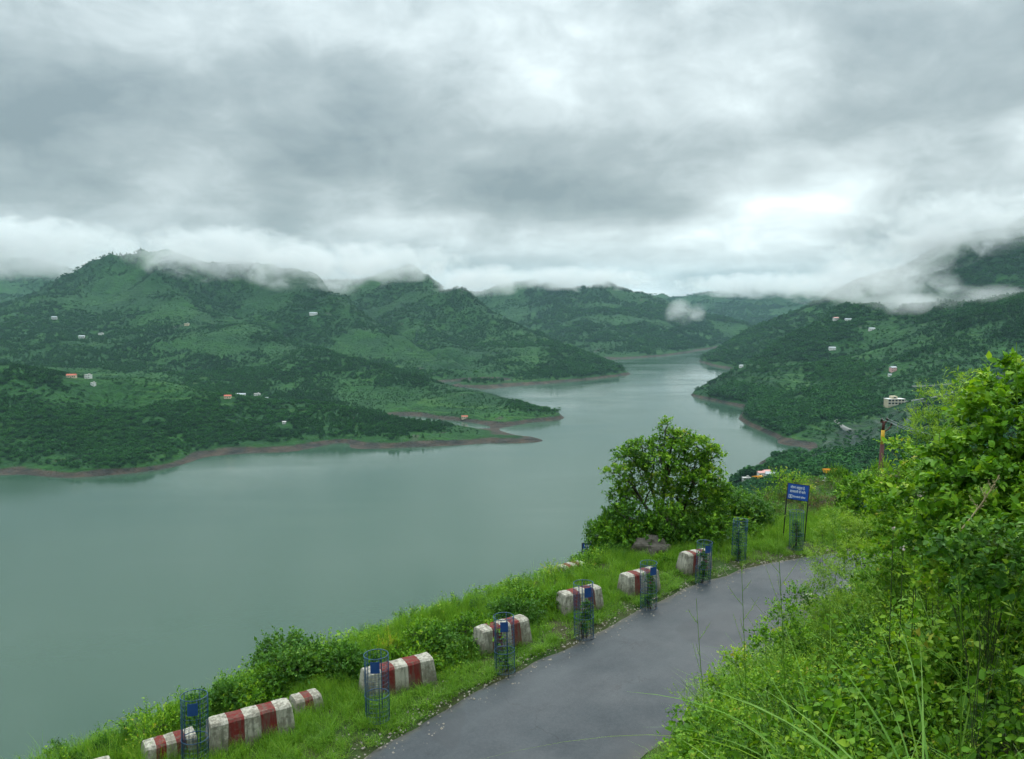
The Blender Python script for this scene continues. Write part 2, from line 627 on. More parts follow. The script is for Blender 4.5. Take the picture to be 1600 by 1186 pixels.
def hit(px, py, d0=100.0, d1=6000.0, lift=0.0):
    """first point of the terrain on the line of sight"""
    r = ray(px, py)
    r = r / r[1]
    ds = np.geomspace(d0, d1, 900)
    z = terrain(r[0] * ds, ds)
    rz = H + r[2] * ds
    k = np.argmax(z > rz)
    if not (z > rz).any():
        return None
    dd = np.linspace(ds[max(k - 1, 0)], ds[k], 24)
    z = terrain(r[0] * dd, dd)
    k = int(np.argmax(z > H + r[2] * dd))
    d = dd[k]
    return np.array([r[0] * d, d, z[k] + lift])


# ---------------------------------------------------------------- materials of the setting
def new_mat(name):
    m = bpy.data.materials.new(name)
    m.use_nodes = True
    return m, NT(m.node_tree)


def finish(t, bsdf, disp=None):
    t.n('ShaderNodeOutputMaterial', {0: bsdf})


def mat_plain(name, col, rough=0.7, var=0.12, scale=6.0, spec=0.3, bump=0.0, metallic=0.0):
    m, t = new_mat(name)
    tcn = t.n('ShaderNodeTexCoord')
    n = t.noise(tcn.outputs['Object'], scale, 5, 0.6)
    c = t.mix(n, tuple(x * (1 - var) for x in col), tuple(min(1, x * (1 + var)) for x in col))
    b = t.n('ShaderNodeBsdfPrincipled', {'Base Color': c, 'Roughness': rough, 'Specular IOR Level': spec, 'Metallic': metallic})
    if bump:
        bn = t.n('ShaderNodeBump', {'Strength': bump, 'Distance': 0.02, 'Height': n})
        t.set(b.inputs['Normal'], bn.outputs[0])
    finish(t, b.outputs[0])
    return m


def make_hill_mat():
    m, t = new_mat('hill_ground')
    geo = t.n('ShaderNodeNewGeometry')
    pos = geo.outputs['Position']
    sp = t.n('ShaderNodeSeparateXYZ', {0: pos})
    z = sp.outputs[2]
    patch = t.noise(pos, 0.0045, 5, 0.62, dist=0.4)
    fine = t.noise(pos, 0.03, 5, 0.65)
    tiny = t.noise(pos, 0.16, 4, 0.6)
    grass = t.mix(t.ramp(t.math('MULTIPLY_ADD', tiny, 0.6, t.math('MULTIPLY', fine, 0.5)), [(0.38, 0.0), (0.70, 1.0)]), (0.008, 0.036, 0.010), (0.026, 0.092, 0.015))
    wood = t.mix(tiny, (0.005, 0.026, 0.011), (0.012, 0.052, 0.014))
    f = t.ramp(t.math('MULTIPLY_ADD', fine, 0.35, t.math('MULTIPLY', patch, 0.75)), [(0.40, 0.0), (0.70, 1.0)])
    col = t.mix(f, wood, grass)
    # terraced plots: thin contour lines
    lz = t.math('MULTIPLY_ADD', t.noise(pos, 0.012, 3, 0.5), 16.0, z)
    ln = t.math('FRACT', t.math('DIVIDE', lz, 7.0))
    lnm = t.ramp(ln, [(0.0, 0.0), (0.06, 1.0), (0.2, 1.0), (0.3, 0.0)])
    lm = t.math('MULTIPLY', t.ramp(t.noise(pos, 0.006, 3, 0.6), [(0.5, 0.0), (0.6, 0.75)]), lnm)
    col = t.mix(lm, col, (0.036, 0.092, 0.020))
    # landslips of bare earth
    slip = t.ramp(t.noise(t.vmath('MULTIPLY', pos, (1, 1, 0.35)), 0.011, 4, 0.6, dist=1.2), [(0.655, 0.0), (0.69, 0.6)])
    col = t.mix(slip, col, (0.060, 0.056, 0.046))
    # drawdown belt: bare soil above the water line, ragged upper edge
    edge = t.math('SUBTRACT', z, t.math('MULTIPLY_ADD', t.noise(pos, 0.014, 5, 0.65), 6.0, 0.8))
    belt = t.ramp(t.math('MULTIPLY_ADD', edge, 0.2, 0.5), [(0.35, 1.0), (0.6, 0.0)])
    soil = t.mix(t.ramp(t.noise(pos, 0.05, 5, 0.65), [(0.35, 0.0), (0.65, 1.0)]), (0.024, 0.026, 0.025), (0.068, 0.051, 0.038))
    col = t.mix(belt, col, soil)
    rk = t.n('ShaderNodeAttribute', attribute_name='rock')
    rockc = t.mix(t.noise(pos, 0.08, 6, 0.7), (0.010, 0.016, 0.019), (0.030, 0.037, 0.038))
    bz = t.math('FRACT', t.math('DIVIDE', t.math('MULTIPLY_ADD', t.noise(pos, 0.01, 2, 0.5), 3.0, z), 9.0))
    rockc = t.mix(t.ramp(bz, [(0.0, 0.0), (0.04, 0.8), (0.12, 0.8), (0.18, 0.0)]), rockc, (0.070, 0.078, 0.072))
    rf = t.math('MULTIPLY', rk.outputs['Fac'], t.ramp(t.noise(pos, 0.02, 5, 0.7), [(0.40, 0.0), (0.60, 0.85)]), clamp=True)
    col = t.mix(rf, col, rockc)
    b = t.n('ShaderNodeBsdfPrincipled', {'Base Color': col, 'Roughness': 0.9, 'Specular IOR Level': 0.1})
    bn = t.n('ShaderNodeBump', {'Strength': 0.9, 'Distance': 9.0, 'Height': t.math('MULTIPLY_ADD', tiny, 0.5, fine)})
    t.set(b.inputs['Normal'], bn.outputs[0])
    finish(t, b.outputs[0])
    return m


def make_water_mat():
    m, t = new_mat('lake_water')
    geo = t.n('ShaderNodeNewGeometry')
    pos = geo.outputs['Position']
    silt = t.noise(pos, 0.0032, 4, 0.55, dist=0.8)
    col = t.mix(silt, (0.025, 0.059, 0.037), (0.040, 0.079, 0.052))
    rp = t.vmath('MULTIPLY', pos, (0.35, 1.0, 1.0))
    w1 = t.noise(rp, 0.9, 4, 0.6)
    w2 = t.noise(t.vmath('MULTIPLY', pos, (0.3, 1.0, 1.0)), 0.012, 4, 0.6, dist=0.7)
    rough = t.ramp(w2, [(0.38, 0.06), (0.62, 0.18)])
    b = t.n('ShaderNodeBsdfPrincipled', {'Base Color': col, 'Roughness': rough, 'IOR': 1.36, 'Specular IOR Level': 0.5})
    bn = t.n('ShaderNodeBump', {'Strength': 0.12, 'Distance': 0.2, 'Height': w1})
    t.set(b.inputs['Normal'], bn.outputs[0])
    finish(t, b.outputs[0])
    return m


# ---------------------------------------------------------------- the far country: a sheet whose mesh grows coarser with distance
def build_hills():
    NR, NA = 640, 760
    rr = np.geomspace(44, 9000, NR)
    aa = np.radians(np.linspace(-56, 56, NA))
    R, A = np.meshgrid(rr, aa, indexing='ij')
    X = R * np.sin(A)
    Y = R * np.cos(A)
    Z = terrain(X, Y)
    V = np.stack([X, Y, Z], -1).reshape(-1, 3)
    i = np.arange(NR - 1)[:, None] * NA + np.arange(NA - 1)[None, :]
    Fq = np.stack([i, i + 1, i + NA + 1, i + NA], -1).reshape(-1, 4)
    # drop the lake bed far from shore
    zq = Z.ravel()[Fq].max(1)
    Fq = Fq[zq > -7]
    Fq = Fq[:, ::-1]
    me = mesh_np('hills', V, [Fq], smooth=True, attrs={'rock': rock_mask(X, Y).ravel()})
    o = link('hills', me, make_hill_mat())
    tag(o, kind='structure')
    # the slope behind and beside the viewpoint, coarse
    aa = np.radians(np.linspace(55.5, 304.5, 120))
    rr = np.geomspace(44, 1500, 60)
    R, A = np.meshgrid(rr, aa, indexing='ij')
    X = R * np.sin(A)
    Y = R * np.cos(A)
    Z = terrain(X, Y)
    V = np.stack([X, Y, Z], -1).reshape(-1, 3)
    i = np.arange(59)[:, None] * 120 + np.arange(119)[None, :]
    Fq = np.stack([i, i + 120, i + 121, i + 1], -1).reshape(-1, 4)
    me = mesh_np('hillside_terrain', V, [Fq], smooth=True, attrs={'rock': np.zeros(len(V))})
    tag(link('hillside_terrain', me, o.data.materials[0]), kind='structure')


build_hills()

# lake
_m = MB()
_m.add([(-7500, -1400, 0), (7500, -1400, 0), (7500, 9000, 0), (-7500, 9000, 0)], [(0, 1, 2, 3)])
lake = _m.build('lake', make_water_mat())
tag(lake, kind='structure')
# ================================================================ NEAR GROUND, ROAD
def lf_attr(t, name='var'):
    return t.n('ShaderNodeAttribute', attribute_name=name).outputs['Fac']


def make_soil_mat():
    m, t = new_mat('bank_soil')
    geo = t.n('ShaderNodeNewGeometry')
    pos = geo.outputs['Position']
    big = t.noise(pos, 0.7, 5, 0.6)
    fine = t.noise(pos, 14.0, 5, 0.7)
    c = t.mix(t.ramp(big, [(0.40, 0), (0.6, 1)]), (0.028, 0.058, 0.014), (0.060, 0.050, 0.030))
    c = t.mix(t.math('MULTIPLY', fine, 0.6), c, (0.050, 0.085, 0.022))
    b = t.n('ShaderNodeBsdfPrincipled', {'Base Color': c, 'Roughness': 0.95, 'Specular IOR Level': 0.1})
    bn = t.n('ShaderNodeBump', {'Strength': 0.8, 'Distance': 0.06, 'Height': fine})
    t.set(b.inputs['Normal'], bn.outputs[0])
    finish(t, b.outputs[0])
    return m


def make_asphalt():
    m, t = new_mat('asphalt')
    geo = t.n('ShaderNodeNewGeometry')
    pos = geo.outputs['Position']
    sn = lf_attr(t, 'across')                    # 0 lake side .. 1 bank side
    grit = t.noise(pos, 85.0, 3, 0.7)
    mott = t.noise(pos, 1.3, 5, 0.62, dist=0.5)
    strk = t.noise(t.vmath('MULTIPLY', t.n('ShaderNodeVectorRotate', {'Vector': pos, 'Angle': math.radians(-47)}, rotation_type='Z_AXIS').outputs[0], (0.15, 2.2, 1)), 1.0, 4, 0.6)
    c = t.mix(t.ramp(mott, [(0.25, 0), (0.8, 1)]), (0.019, 0.026, 0.032), (0.029, 0.038, 0.045))
    c = t.mix(t.math('MULTIPLY', t.ramp(strk, [(0.45, 0), (0.7, 1)]), 0.4), c, (0.052, 0.062, 0.068))
    c = t.mix(t.math('MULTIPLY', t.ramp(grit, [(0.5, 0), (0.75, 1)]), 0.35), c, (0.13, 0.135, 0.135))
    spk = t.noise(pos, 16.0, 4, 0.75)
    c = t.mix(t.math('MULTIPLY', t.ramp(spk, [(0.42, 0), (0.7, 1)]), 0.4), c, (0.062, 0.070, 0.076))
    # dust and washed gravel near the edges
    ed = t.math('ABSOLUTE', t.math('SUBTRACT', sn, 0.5))
    ef = t.ramp(t.math('ADD', ed, t.math('MULTIPLY', t.math('SUBTRACT', t.noise(pos, 2.4, 5, 0.7), 0.5), 0.16)), [(0.43, 0), (0.53, 0.85)])
    c = t.mix(ef, c, (0.098, 0.085, 0.064))
    crk = t.n('ShaderNodeTexVoronoi', {'Vector': t.vmath('ADD', pos, t.vmath('SCALE', t.noise(pos, 1.7, 4, 0.6, out=1), scale=1.1)), 'Scale': 0.8}, feature='DISTANCE_TO_EDGE')
    ck = t.math('MULTIPLY', t.ramp(crk.outputs['Distance'], [(0.0, 1.0), (0.014, 0.0)]), t.ramp(t.noise(pos, 0.5, 3, 0.6), [(0.48, 0.0), (0.6, 0.8)]))
    c = t.mix(ck, c, (0.014, 0.015, 0.017))
    ptc = t.ramp(t.noise(pos, 0.33, 2, 0.4, dist=0.3), [(0.60, 0.0), (0.615, 0.55)])
    c = t.mix(ptc, c, (0.026, 0.031, 0.036))
    wet = t.ramp(t.noise(pos, 0.55, 4, 0.6), [(0.36, 0.50), (0.66, 0.72)])
    b = t.n('ShaderNodeBsdfPrincipled', {'Base Color': c, 'Roughness': wet, 'Specular IOR Level': 0.32})
    bn = t.n('ShaderNodeBump', {'Strength': 0.35, 'Distance': 0.006, 'Height': grit})
    t.set(b.inputs['Normal'], bn.outputs[0])
    finish(t, b.outputs[0])
    return m


MAT_SOIL = make_soil_mat()


def build_ground():
    xs = np.arange(-46, 50.01, 0.4)
    ys = np.arange(-34, 60.01, 0.4)
    X, Y = np.meshgrid(xs, ys, indexing='ij')
    Z = terrain(X, Y)
    s, _ = edge_s(X, Y)
    Z = np.where((s > -0.1) & (s < RW + 0.1), Z - 0.06, Z)
    V = np.stack([X, Y, Z], -1).reshape(-1, 3)
    n, k = len(xs), len(ys)
    i = np.arange(n - 1)[:, None] * k + np.arange(k - 1)[None, :]
    Fq = np.stack([i, i + k, i + k + 1, i + 1], -1).reshape(-1, 4)
    rc = np.hypot(X, Y).ravel()[Fq].min(1)
    Fq = Fq[rc < 46]
    tag(link('hillside_ground', mesh_np('hillside_ground', V, [Fq], smooth=True), MAT_SOIL), kind='structure')
    # road ribbon with a slight camber and ragged edges
    P = smooth_line(EDGE, 1)
    d = np.gradient(P, axis=0)
    d /= np.linalg.norm(d, axis=1)[:, None]
    nr = np.stack([d[:, 1], -d[:, 0]], 1)
    L = np.concatenate([[0], np.cumsum(np.linalg.norm(np.diff(P, axis=0), axis=1))])
    q = np.arange(0, L[-1], 0.18)
    P = np.stack([np.interp(q, L, P[:, 0]), np.interp(q, L, P[:, 1])], 1)
    nr = np.stack([np.interp(q, L, nr[:, 0]), np.interp(q, L, nr[:, 1])], 1)
    M = 17
    tt = np.linspace(0, 1, M)
    jl = (fbm(q, q * 0 + 3, 0.9, 4) - 0.5) * 0.34
    jr = (fbm(q, q * 0 + 8, 0.9, 4) - 0.5) * 0.34
    off = tt[None, :] * (RW + jr[:, None] - jl[:, None]) + jl[:, None]
    XY = P[:, None, :] + nr[:, None, :] * off[..., None]
    Z = ZR + 0.012 + 0.05 * (1 - (2 * tt[None, :] - 1) ** 2) + (fbm(XY[..., 0], XY[..., 1], 1.5, 3) - 0.5) * 0.03
    Z[:, 0] -= 0.05
    Z[:, -1] -= 0.05
    V = np.concatenate([XY, Z[..., None]], -1).reshape(-1, 3)
    n = len(q)
    i = np.arange(n - 1)[:, None] * M + np.arange(M - 1)[None, :]
    Fq = np.stack([i, i + 1, i + M + 1, i + M], -1).reshape(-1, 4)
    o = link('road', mesh_np('road', V, [Fq], smooth=True, attrs={'across': np.tile(tt, n)}), make_asphalt())
    tag(o, kind='structure')
    # loose gravel along the lake side edge
    g = []
    fs = []
    rg = np.random.default_rng(3)
    k = 0
    for _ in range(5200):
        a = rg.uniform(10, 75)
        o_ = rg.normal(-0.12, 0.22) if rg.random() < 0.85 else rg.uniform(0, 0.7)
        x = np.interp(a, L, np.interp(L, q, P[:, 0]) if False else np.interp(L, q, P[:, 0])) + np.interp(a, q, nr[:, 0]) * o_
        y = np.interp(a, q, P[:, 1]) + np.interp(a, q, nr[:, 1]) * o_
        x = np.interp(a, q, P[:, 0]) + np.interp(a, q, nr[:, 0]) * o_
        r = abs(rg.normal(0.012, 0.009)) + 0.005
        z = ZR + (0.03 if o_ > 0 else 0.05 + 0.1 * sstep(0.1, 0.8, -o_))
        jj = rg.uniform(0.6, 1.3, 6) * r
        vs = [(x + jj[0], y, z), (x, y + jj[1], z), (x - jj[2], y, z), (x, y - jj[3], z), (x, y, z + jj[4])]
        g += vs
        fs += [(k, k + 1, k + 4), (k + 1, k + 2, k + 4), (k + 2, k + 3, k + 4), (k + 3, k, k + 4)]
        k += 5
    o = link('gravel', mesh_np('gravel', g, [np.array(fs)]), mat_plain('gravel_stone', (0.20, 0.18, 0.15), 0.9, 0.5, 9.0))
    tag(o, 'loose pale gravel strewn along the outer edge of the asphalt road', 'gravel', kind='stuff')


build_ground()


def gz(x, y):
    return float(terrain(np.array([x]), np.array([y]))[0])


def gpx(px, py, z=None):
    """ground point of the road shelf under a photo pixel"""
    p = on_z(px, py, ZR + 0.1)
    p[2] = gz(p[0], p[1])
    return p


def road_dir(x, y):
    e = ((EDGE - np.array([x, y])) ** 2).sum(1)
    i = int(np.clip(np.argmin(e), 1, len(EDGE) - 2))
    d = EDGE[i + 1] - EDGE[i - 1]
    return math.atan2(d[1], d[0])


# ================================================================ STRIPED ROADSIDE BLOCKS
def make_paint(name, col, under, wear):
    m, t = new_mat(name)
    tcn = t.n('ShaderNodeTexCoord')
    oi = t.n('ShaderNodeObjectInfo')
    v = t.vmath('ADD', tcn.outputs['Object'], t.vmath('SCALE', (13.0, 7.0, 5.0), scale=oi.outputs['Random']))
    a = t.noise(v, 3.2, 6, 0.68)
    f = t.noise(v, 17.0, 5, 0.7)
    k = t.ramp(t.math('MULTIPLY_ADD', f, 0.4, t.math('MULTIPLY', a, 0.7)), [(wear, 0), (wear + 0.10, 1)])
    c = t.mix(t.ramp(a, [(0.3, 0), (0.7, 1)]), tuple(x * 0.78 for x in col), col)
    c = t.mix(k, c, under)
    # splashed mud grows up from the foot, streaks run down from the top
    sp = t.n('ShaderNodeSeparateXYZ', {0: tcn.outputs['Object']})
    mud = t.ramp(t.math('ADD', sp.outputs[2], t.math('MULTIPLY', t.noise(v, 5.0, 5, 0.7), 0.5)), [(0.28, 0.9), (0.62, 0.0)])
    c = t.mix(mud, c, (0.095, 0.082, 0.055))
    st = t.noise(t.vmath('MULTIPLY', v, (9.0, 9.0, 0.8)), 1.6, 5, 0.65)
    c = t.mix(t.ramp(st, [(0.45, 0.0), (0.64, 0.7)]), c, (0.085, 0.085, 0.066))
    b = t.n('ShaderNodeBsdfPrincipled', {'Base Color': c, 'Roughness': 0.8, 'Specular IOR Level': 0.2})
    bn = t.n('ShaderNodeBump', {'Strength': 0.4, 'Distance': 0.015, 'Height': f})
    t.set(b.inputs['Normal'], bn.outputs[0])
    finish(t, b.outputs[0])
    return m


MAT_PW = make_paint('whitewash_paint', (0.44, 0.415, 0.345), (0.21, 0.19, 0.15), 0.52)
MAT_PR = make_paint('red_oxide_paint', (0.150, 0.020, 0.017), (0.17, 0.11, 0.09), 0.62)
MAT_CONC = mat_plain('bare_concrete', (0.30, 0.28, 0.24), 0.9, 0.3, 8.0, bump=0.5)


def block(name, label, loc, rz, L=1.85, hgt=0.72, wb=0.52, wt=0.36, bands='WRWRW', first=0.08, tilt=(0, 0), seed=0):
    """concrete guard block: tapered cross-section and ends, rounded edges, painted bands"""
    rg = random.Random(seed)
    root = empty(name, loc, rz)
    root.rotation_euler = (tilt[0], tilt[1], rz)
    tag(root, label, 'guard block', 'striped guard blocks along the road edge')
    n = len(bands)
    cuts = [0.0]
    w = [1.0 + (first * 1.6 if i in (0, n - 1) else 0) for i in range(n)]
    for x in w:
        cuts.append(cuts[-1] + x / sum(w))
    prof = [(-wb / 2, -0.35), (-wb / 2, 0.0), (-wt / 2 - 0.012, hgt - 0.04), (-wt / 2 + 0.03, hgt), (0, hgt + 0.012), (wt / 2 - 0.03, hgt), (wt / 2 + 0.012, hgt - 0.04), (wb / 2, 0.0), (wb / 2, -0.35)]
    for bi in range(n):
        m = MB()
        a, b = cuts[bi], cuts[bi + 1]
        sub = 3
        rows = []
        for k in range(sub + 1):
            u = a + (b - a) * k / sub
            e0 = (bi == 0 and k == 0)
            e1 = (bi == n - 1 and k == sub)
            row = []
            for (y, z) in prof:
                x = (u - 0.5) * L
                shr = 0.055 * max(z, 0) / hgt          # ends lean in
                x *= (1 - shr * 2 / L * 1.2)
                jy = (math.sin(u * 31 + z * 7 + seed) * 0.006)
                row.append((x, y + jy, z + math.sin(u * 17 + y * 9 + seed * 2) * 0.005))
            if e0 or e1:
                sgn = -1 if e0 else 1
                row = [(x - sgn * 0.02, y * 0.985, z - (0.008 if z > 0.5 else 0)) for x, y, z in row]
                base = [(x + sgn * 0.012, y * 0.93, z - (0.025 if z > 0.5 else 0)) for x, y, z in row]
                if e0:
                    rows.append(base)
                    rows.append(row)
                else:
                    rows.append(row)
                    rows.append(base)
            else:
                rows.append(row)
        vs = [p for r in rows for p in r]
        q = len(prof)
        fs = []
        for r in range(len(rows) - 1):
            for k in range(q - 1):
                fs.append((r * q + k, r * q + k + 1, (r + 1) * q + k + 1, (r + 1) * q + k))
        if bi == 0:
            fs.append(tuple(range(q - 1, -1, -1)))
        if bi == n - 1:
            fs.append(tuple((len(rows) - 1) * q + k for k in range(q)))
        m.add(vs, fs)
        o = m.build('painted_band', MAT_PW if bands[bi] == 'W' else MAT_PR, root, smooth=False)
    return root


BLK = [  # centre pixel of the foot, length, bands, label
    (95, 1262, 2.0, 'WRWRW', 'striped guard block cut off by the bottom left edge of the picture'),
    (266, 1186, 1.2, 'WRWRW', 'striped guard block half sunk behind the leftmost blue wire tree guard'),
    (392, 1158, 1.95, 'WRWRW', 'largest striped guard block in front of the dark shrubs, white at both ends'),
    (478, 1110, 0.8, 'WRW', 'guard block stub peeping out behind the right end of the largest block'),
    (622, 1076, 2.0, 'WRWRW', 'striped guard block behind the tall blue guard nearest the road, with dirty white end'),
    (784, 1010, 1.8, 'WRWRW', 'striped guard block fourth from the road bend, blue guard ring across its middle'),
    (905, 955, 1.62, 'WRWRW', 'striped guard block third from the road bend with white left end face'),
    (998, 924, 1.55, 'WRWRW', 'striped guard block below the boulder, broad cream left end'),
    (1084, 891, 1.4, 'WRWRW', 'farthest striped guard block, leaning, beside the tree guard near the boulder'),
]
for i, (px, py, L, bands, lab) in enumerate(BLK):
    p = gpx(px, py)
    rz = math.radians(33) + (0.04 * math.sin(i * 2.7))
    block('guard_block', lab, (p[0], p[1], p[2] - 0.05), rz, L=L * 0.82, hgt={1: 0.46, 3: 0.34}.get(i, 0.62), bands=bands,
          tilt=((0.0, 0.0) if i != 8 else (0.05, 0.06)), seed=i)
# one more, lower down beyond the shrubs
p = at(892, 911, 23.4)
block('guard_block', 'small striped guard block lower down among the shrubs left of the tree', (p[0], p[1], p[2]), math.radians(36), L=1.0, hgt=0.6, seed=12)
SMALL_BLOCK = p

# ================================================================ BLUE WIRE TREE GUARDS
MAT_BLUE = mat_plain('blue_enamel', (0.008, 0.052, 0.115), 0.45, 0.25, 12.0, spec=0.5)
MAT_PLATE = mat_plain('blue_plate', (0.010, 0.050, 0.19), 0.5, 0.1, 6.0, spec=0.5)
MAT_GNET = mat_plain('green_shade_net', (0.020, 0.10, 0.085), 0.9, 0.2, 10.0)


def guard_parts(hgt, rad):
    out = {}
    for nm, z, t in (('top_ring', hgt, 0.008), ('middle_ring', hgt * 0.40, 0.008), ('bottom_ring', 0.05, 0.006)):
        m = MB()
        m.ring((0, 0, z), rad, t, 20, 5)
        out[nm] = m.mesh(nm, True)
    m = MB()
    m.tube([(0, 0, -0.25), (0, 0, hgt * 0.7), (0.004, 0, hgt + 0.015)], 0.007, 5)
    out['upright'] = m.mesh('upright', True)
    m = MB()
    # woven wire skin
    nv = 22
    for k in range(nv):
        a = 2 * math.pi * k / nv
        c, s = math.cos(a) * (rad - 0.004), math.sin(a) * (rad - 0.004)
        m.tube([(c, s, 0.02), (c, s, hgt)], 0.0028, 3, cap=False)
    for k in range(1, 15):
        m.ring((0, 0, hgt * k / 15.0), rad - 0.004, 0.0026, 18, 3)
    out['wire_mesh'] = m.mesh('wire_mesh')
    m = MB()
    n = 8
    vs, fs = [], []
    for k in range(n + 1):
        a = -0.36 + 0.72 * k / n
        for z in (hgt * 0.80, hgt * 0.97):
            for r in (rad + 0.013, rad + 0.019):
                vs.append((r * math.cos(a), r * math.sin(a), z))
    for k in range(n):
        b = k * 4
        for q in ((0, 1, 3, 2), ):
            pass
        fs += [(b + 1, b + 5, b + 7, b + 3), (b, b + 2, b + 6, b + 4), (b, b + 4, b + 5, b + 1), (b + 2, b + 3, b + 7, b + 6)]
    fs += [(0, 1, 3, 2), (n * 4, n * 4 + 2, n * 4 + 3, n * 4 + 1)]
    m.add(vs, fs)
    out['name_plate'] = m.mesh('name_plate')
    return out


GP = guard_parts(1.28, 0.225)
for me in GP.values():
    me.materials.append(MAT_PLATE if me.name.startswith('name_plate') else MAT_BLUE)


def tree_guard(label, p, rz, plate, sc=1.0, lean=(0, 0)):
    root = empty('tree_guard', p, rz)
    root.rotation_euler = (lean[0], lean[1], rz)
    root.scale = (sc, sc, sc)
    tag(root, label, 'tree guard', 'blue wire tree guards along the verge')
    for nm in ('top_ring', 'middle_ring', 'bottom_ring', 'wire_mesh'):
        link(nm, GP[nm], parent=root)
    for k in range(5):
        a = 2 * math.pi * k / 5 + 0.4
        o = link('upright', GP['upright'], parent=root)
        o.location = (0.225 * math.cos(a), 0.225 * math.sin(a), 0)
    if plate:
        o = link('name_plate', GP['name_plate'], parent=root)
        o.rotation_euler = (0, 0, -1.15)
    return root


GUARDS = [  # foot pixel, label, plate, scale
    (305, 1196, 'leftmost blue wire tree guard in front of the striped block', True, 1.0),
    (590, 1126, 'tall blue tree guard second from left, in the grass before a striped block', True, 1.04),
    (789, 1046, 'blue tree guard whose ring crosses the middle of a striped block, third from left', True, 1.0),
    (913, 990, 'dark tree guard with a dark sapling in front of a striped block, fourth from left', True, 1.08),
    (1014, 945, 'greenish tree guard covering the right half of the block below the boulder', True, 1.0),
    (1098, 906, 'tree guard hiding the right end of the farthest block', True, 0.98),
    (1154, 874, 'tree guard standing alone in the grass left of the blue notice board', False, 1.0),
    (1244, 858, 'tree guard between the two posts of the blue notice board', False, 1.0),
    (1346, 838, 'blue tree guard half hidden in the weeds right of the notice board', True, 0.98),
]
GUARD_POS = []
for i, (px, py, lab, pl_, sc) in enumerate(GUARDS):
    p = gpx(px, py)
    GUARD_POS.append(p)
    tree_guard(lab, (p[0], p[1], p[2] - 0.02), random.uniform(-0.4, 0.4), pl_, sc, (random.uniform(-0.03, 0.03), random.uniform(-0.03, 0.03)))

# ================================================================ NOTICE BOARDS
MAT_SIGN = mat_plain('sign_blue', (0.012, 0.075, 0.36), 0.4, 0.08, 4.0, spec=0.4)
MAT_POST = mat_plain('post_black', (0.012, 0.013, 0.015), 0.5, 0.2, 20.0)
MAT_LET = mat_plain('sign_lettering', (0.74, 0.78, 0.80), 0.5, 0.04, 4.0)


def lettering(txt, size, loc, parent, name='lettering'):
    cu = bpy.data.curves.new(name, 'FONT')
    cu.body = txt
    cu.size = size
    cu.align_x = 'LEFT'
    cu.align_y = 'CENTER'
    cu.extrude = 0.0015
    cu.offset = size * 0.014
    cu.resolution_u = 3
    o = bpy.data.objects.new(name, cu)
    COL.objects.link(o)
    bpy.context.view_layer.update()
    dg = bpy.context.evaluated_depsgraph_get()
    me = bpy.data.meshes.new_from_object(o.evaluated_get(dg))
    bpy.data.objects.remove(o)
    bpy.data.curves.remove(cu)
    me.materials.clear()
    r = link(name, me, MAT_LET, parent)
    r.location = loc
    r.rotation_euler = (math.pi / 2, 0, 0)
    return r


def fit(o, w):
    xs = [v.co.x for v in o.data.vertices]
    if xs:
        k = w / (max(xs) - min(xs))
        o.scale = (k, max(k, 0.85), 1)


def notice(label, p, rz, w, h, top, lines, lean=0.0, emblem=True, roll=0.0):
    root = empty('notice_board', p, rz)
    root.rotation_euler = (lean, roll, rz)
    tag(root, label, 'notice board')
    for s in (-1, 1):
        m = MB()
        x = s * (w / 2 + 0.012)
        m.tube([(x, 0, -0.4), (x, 0, top * 0.5), (x, 0, top)], 0.019, 8)
        m.build('post', MAT_POST, root, True)
    m = MB()
    m.box((0, -0.004, top - h / 2), (w - 0.012, 0.012, h))
    pan = m.build('panel', MAT_SIGN, root)
    m = MB()
    t = 0.016
    m.box((0, -0.006, top - t / 2 + 0.004), (w - 0.016, 0.022, t))
    m.build('frame_rail', MAT_POST, pan)
    m = MB()
    m.box((0, -0.006, top - h + t / 2 - 0.004), (w - 0.016, 0.022, t))
    m.build('frame_rail', MAT_POST, pan)
    for txt, size, dx, dz, ww in lines:
        o = lettering(txt, size, (-w / 2 + dx, -0.0135, top - dz), pan)
        fit(o, ww)
    if emblem:
        m = MB()
        ex, ez = -w / 2 + 0.105, top - h * 0.80
        e = 0.05
        for bx, bz, sx, sz in ((-e, 0, 0.014, 2 * e), (e, 0, 0.014, 2 * e), (0, e, 2 * e, 0.014), (0, -e, 2 * e, 0.014), (0, 0, 0.03, 0.06)):
            m.box((ex + bx, -0.0125, ez + bz), (sx, 0.003 + 0.001 * (bx == 0), sz))
        m.build('emblem', MAT_LET, pan)
    return root


p = gpx(1240, 846)
notice('blue notice board with white lettering on two black posts past the road bend', (p[0], p[1], p[2]), math.radians(-26), 0.66, 0.55, 1.93,
       [('जीवन अमूल्य है,', 0.13, 0.085, 0.13, 0.46), ('सावधानी से चलें।', 0.13, 0.075, 0.27, 0.50), ('टीएचडीसी इंिडया', 0.085, 0.18, 0.445, 0.40)], roll=0.05)
SIGN_POS = p
p = at(921, 884, 27.5)
notice('small blue notice board half hidden by the shrubs left of the tree', (p[0], p[1], p[2] - 0.1), math.radians(-6), 0.50, 0.32, 0.92,
       [('सावधान', 0.10, 0.06, 0.10, 0.34), ('गहरी झील', 0.09, 0.06, 0.22, 0.38)], emblem=False)
SIGN2 = p

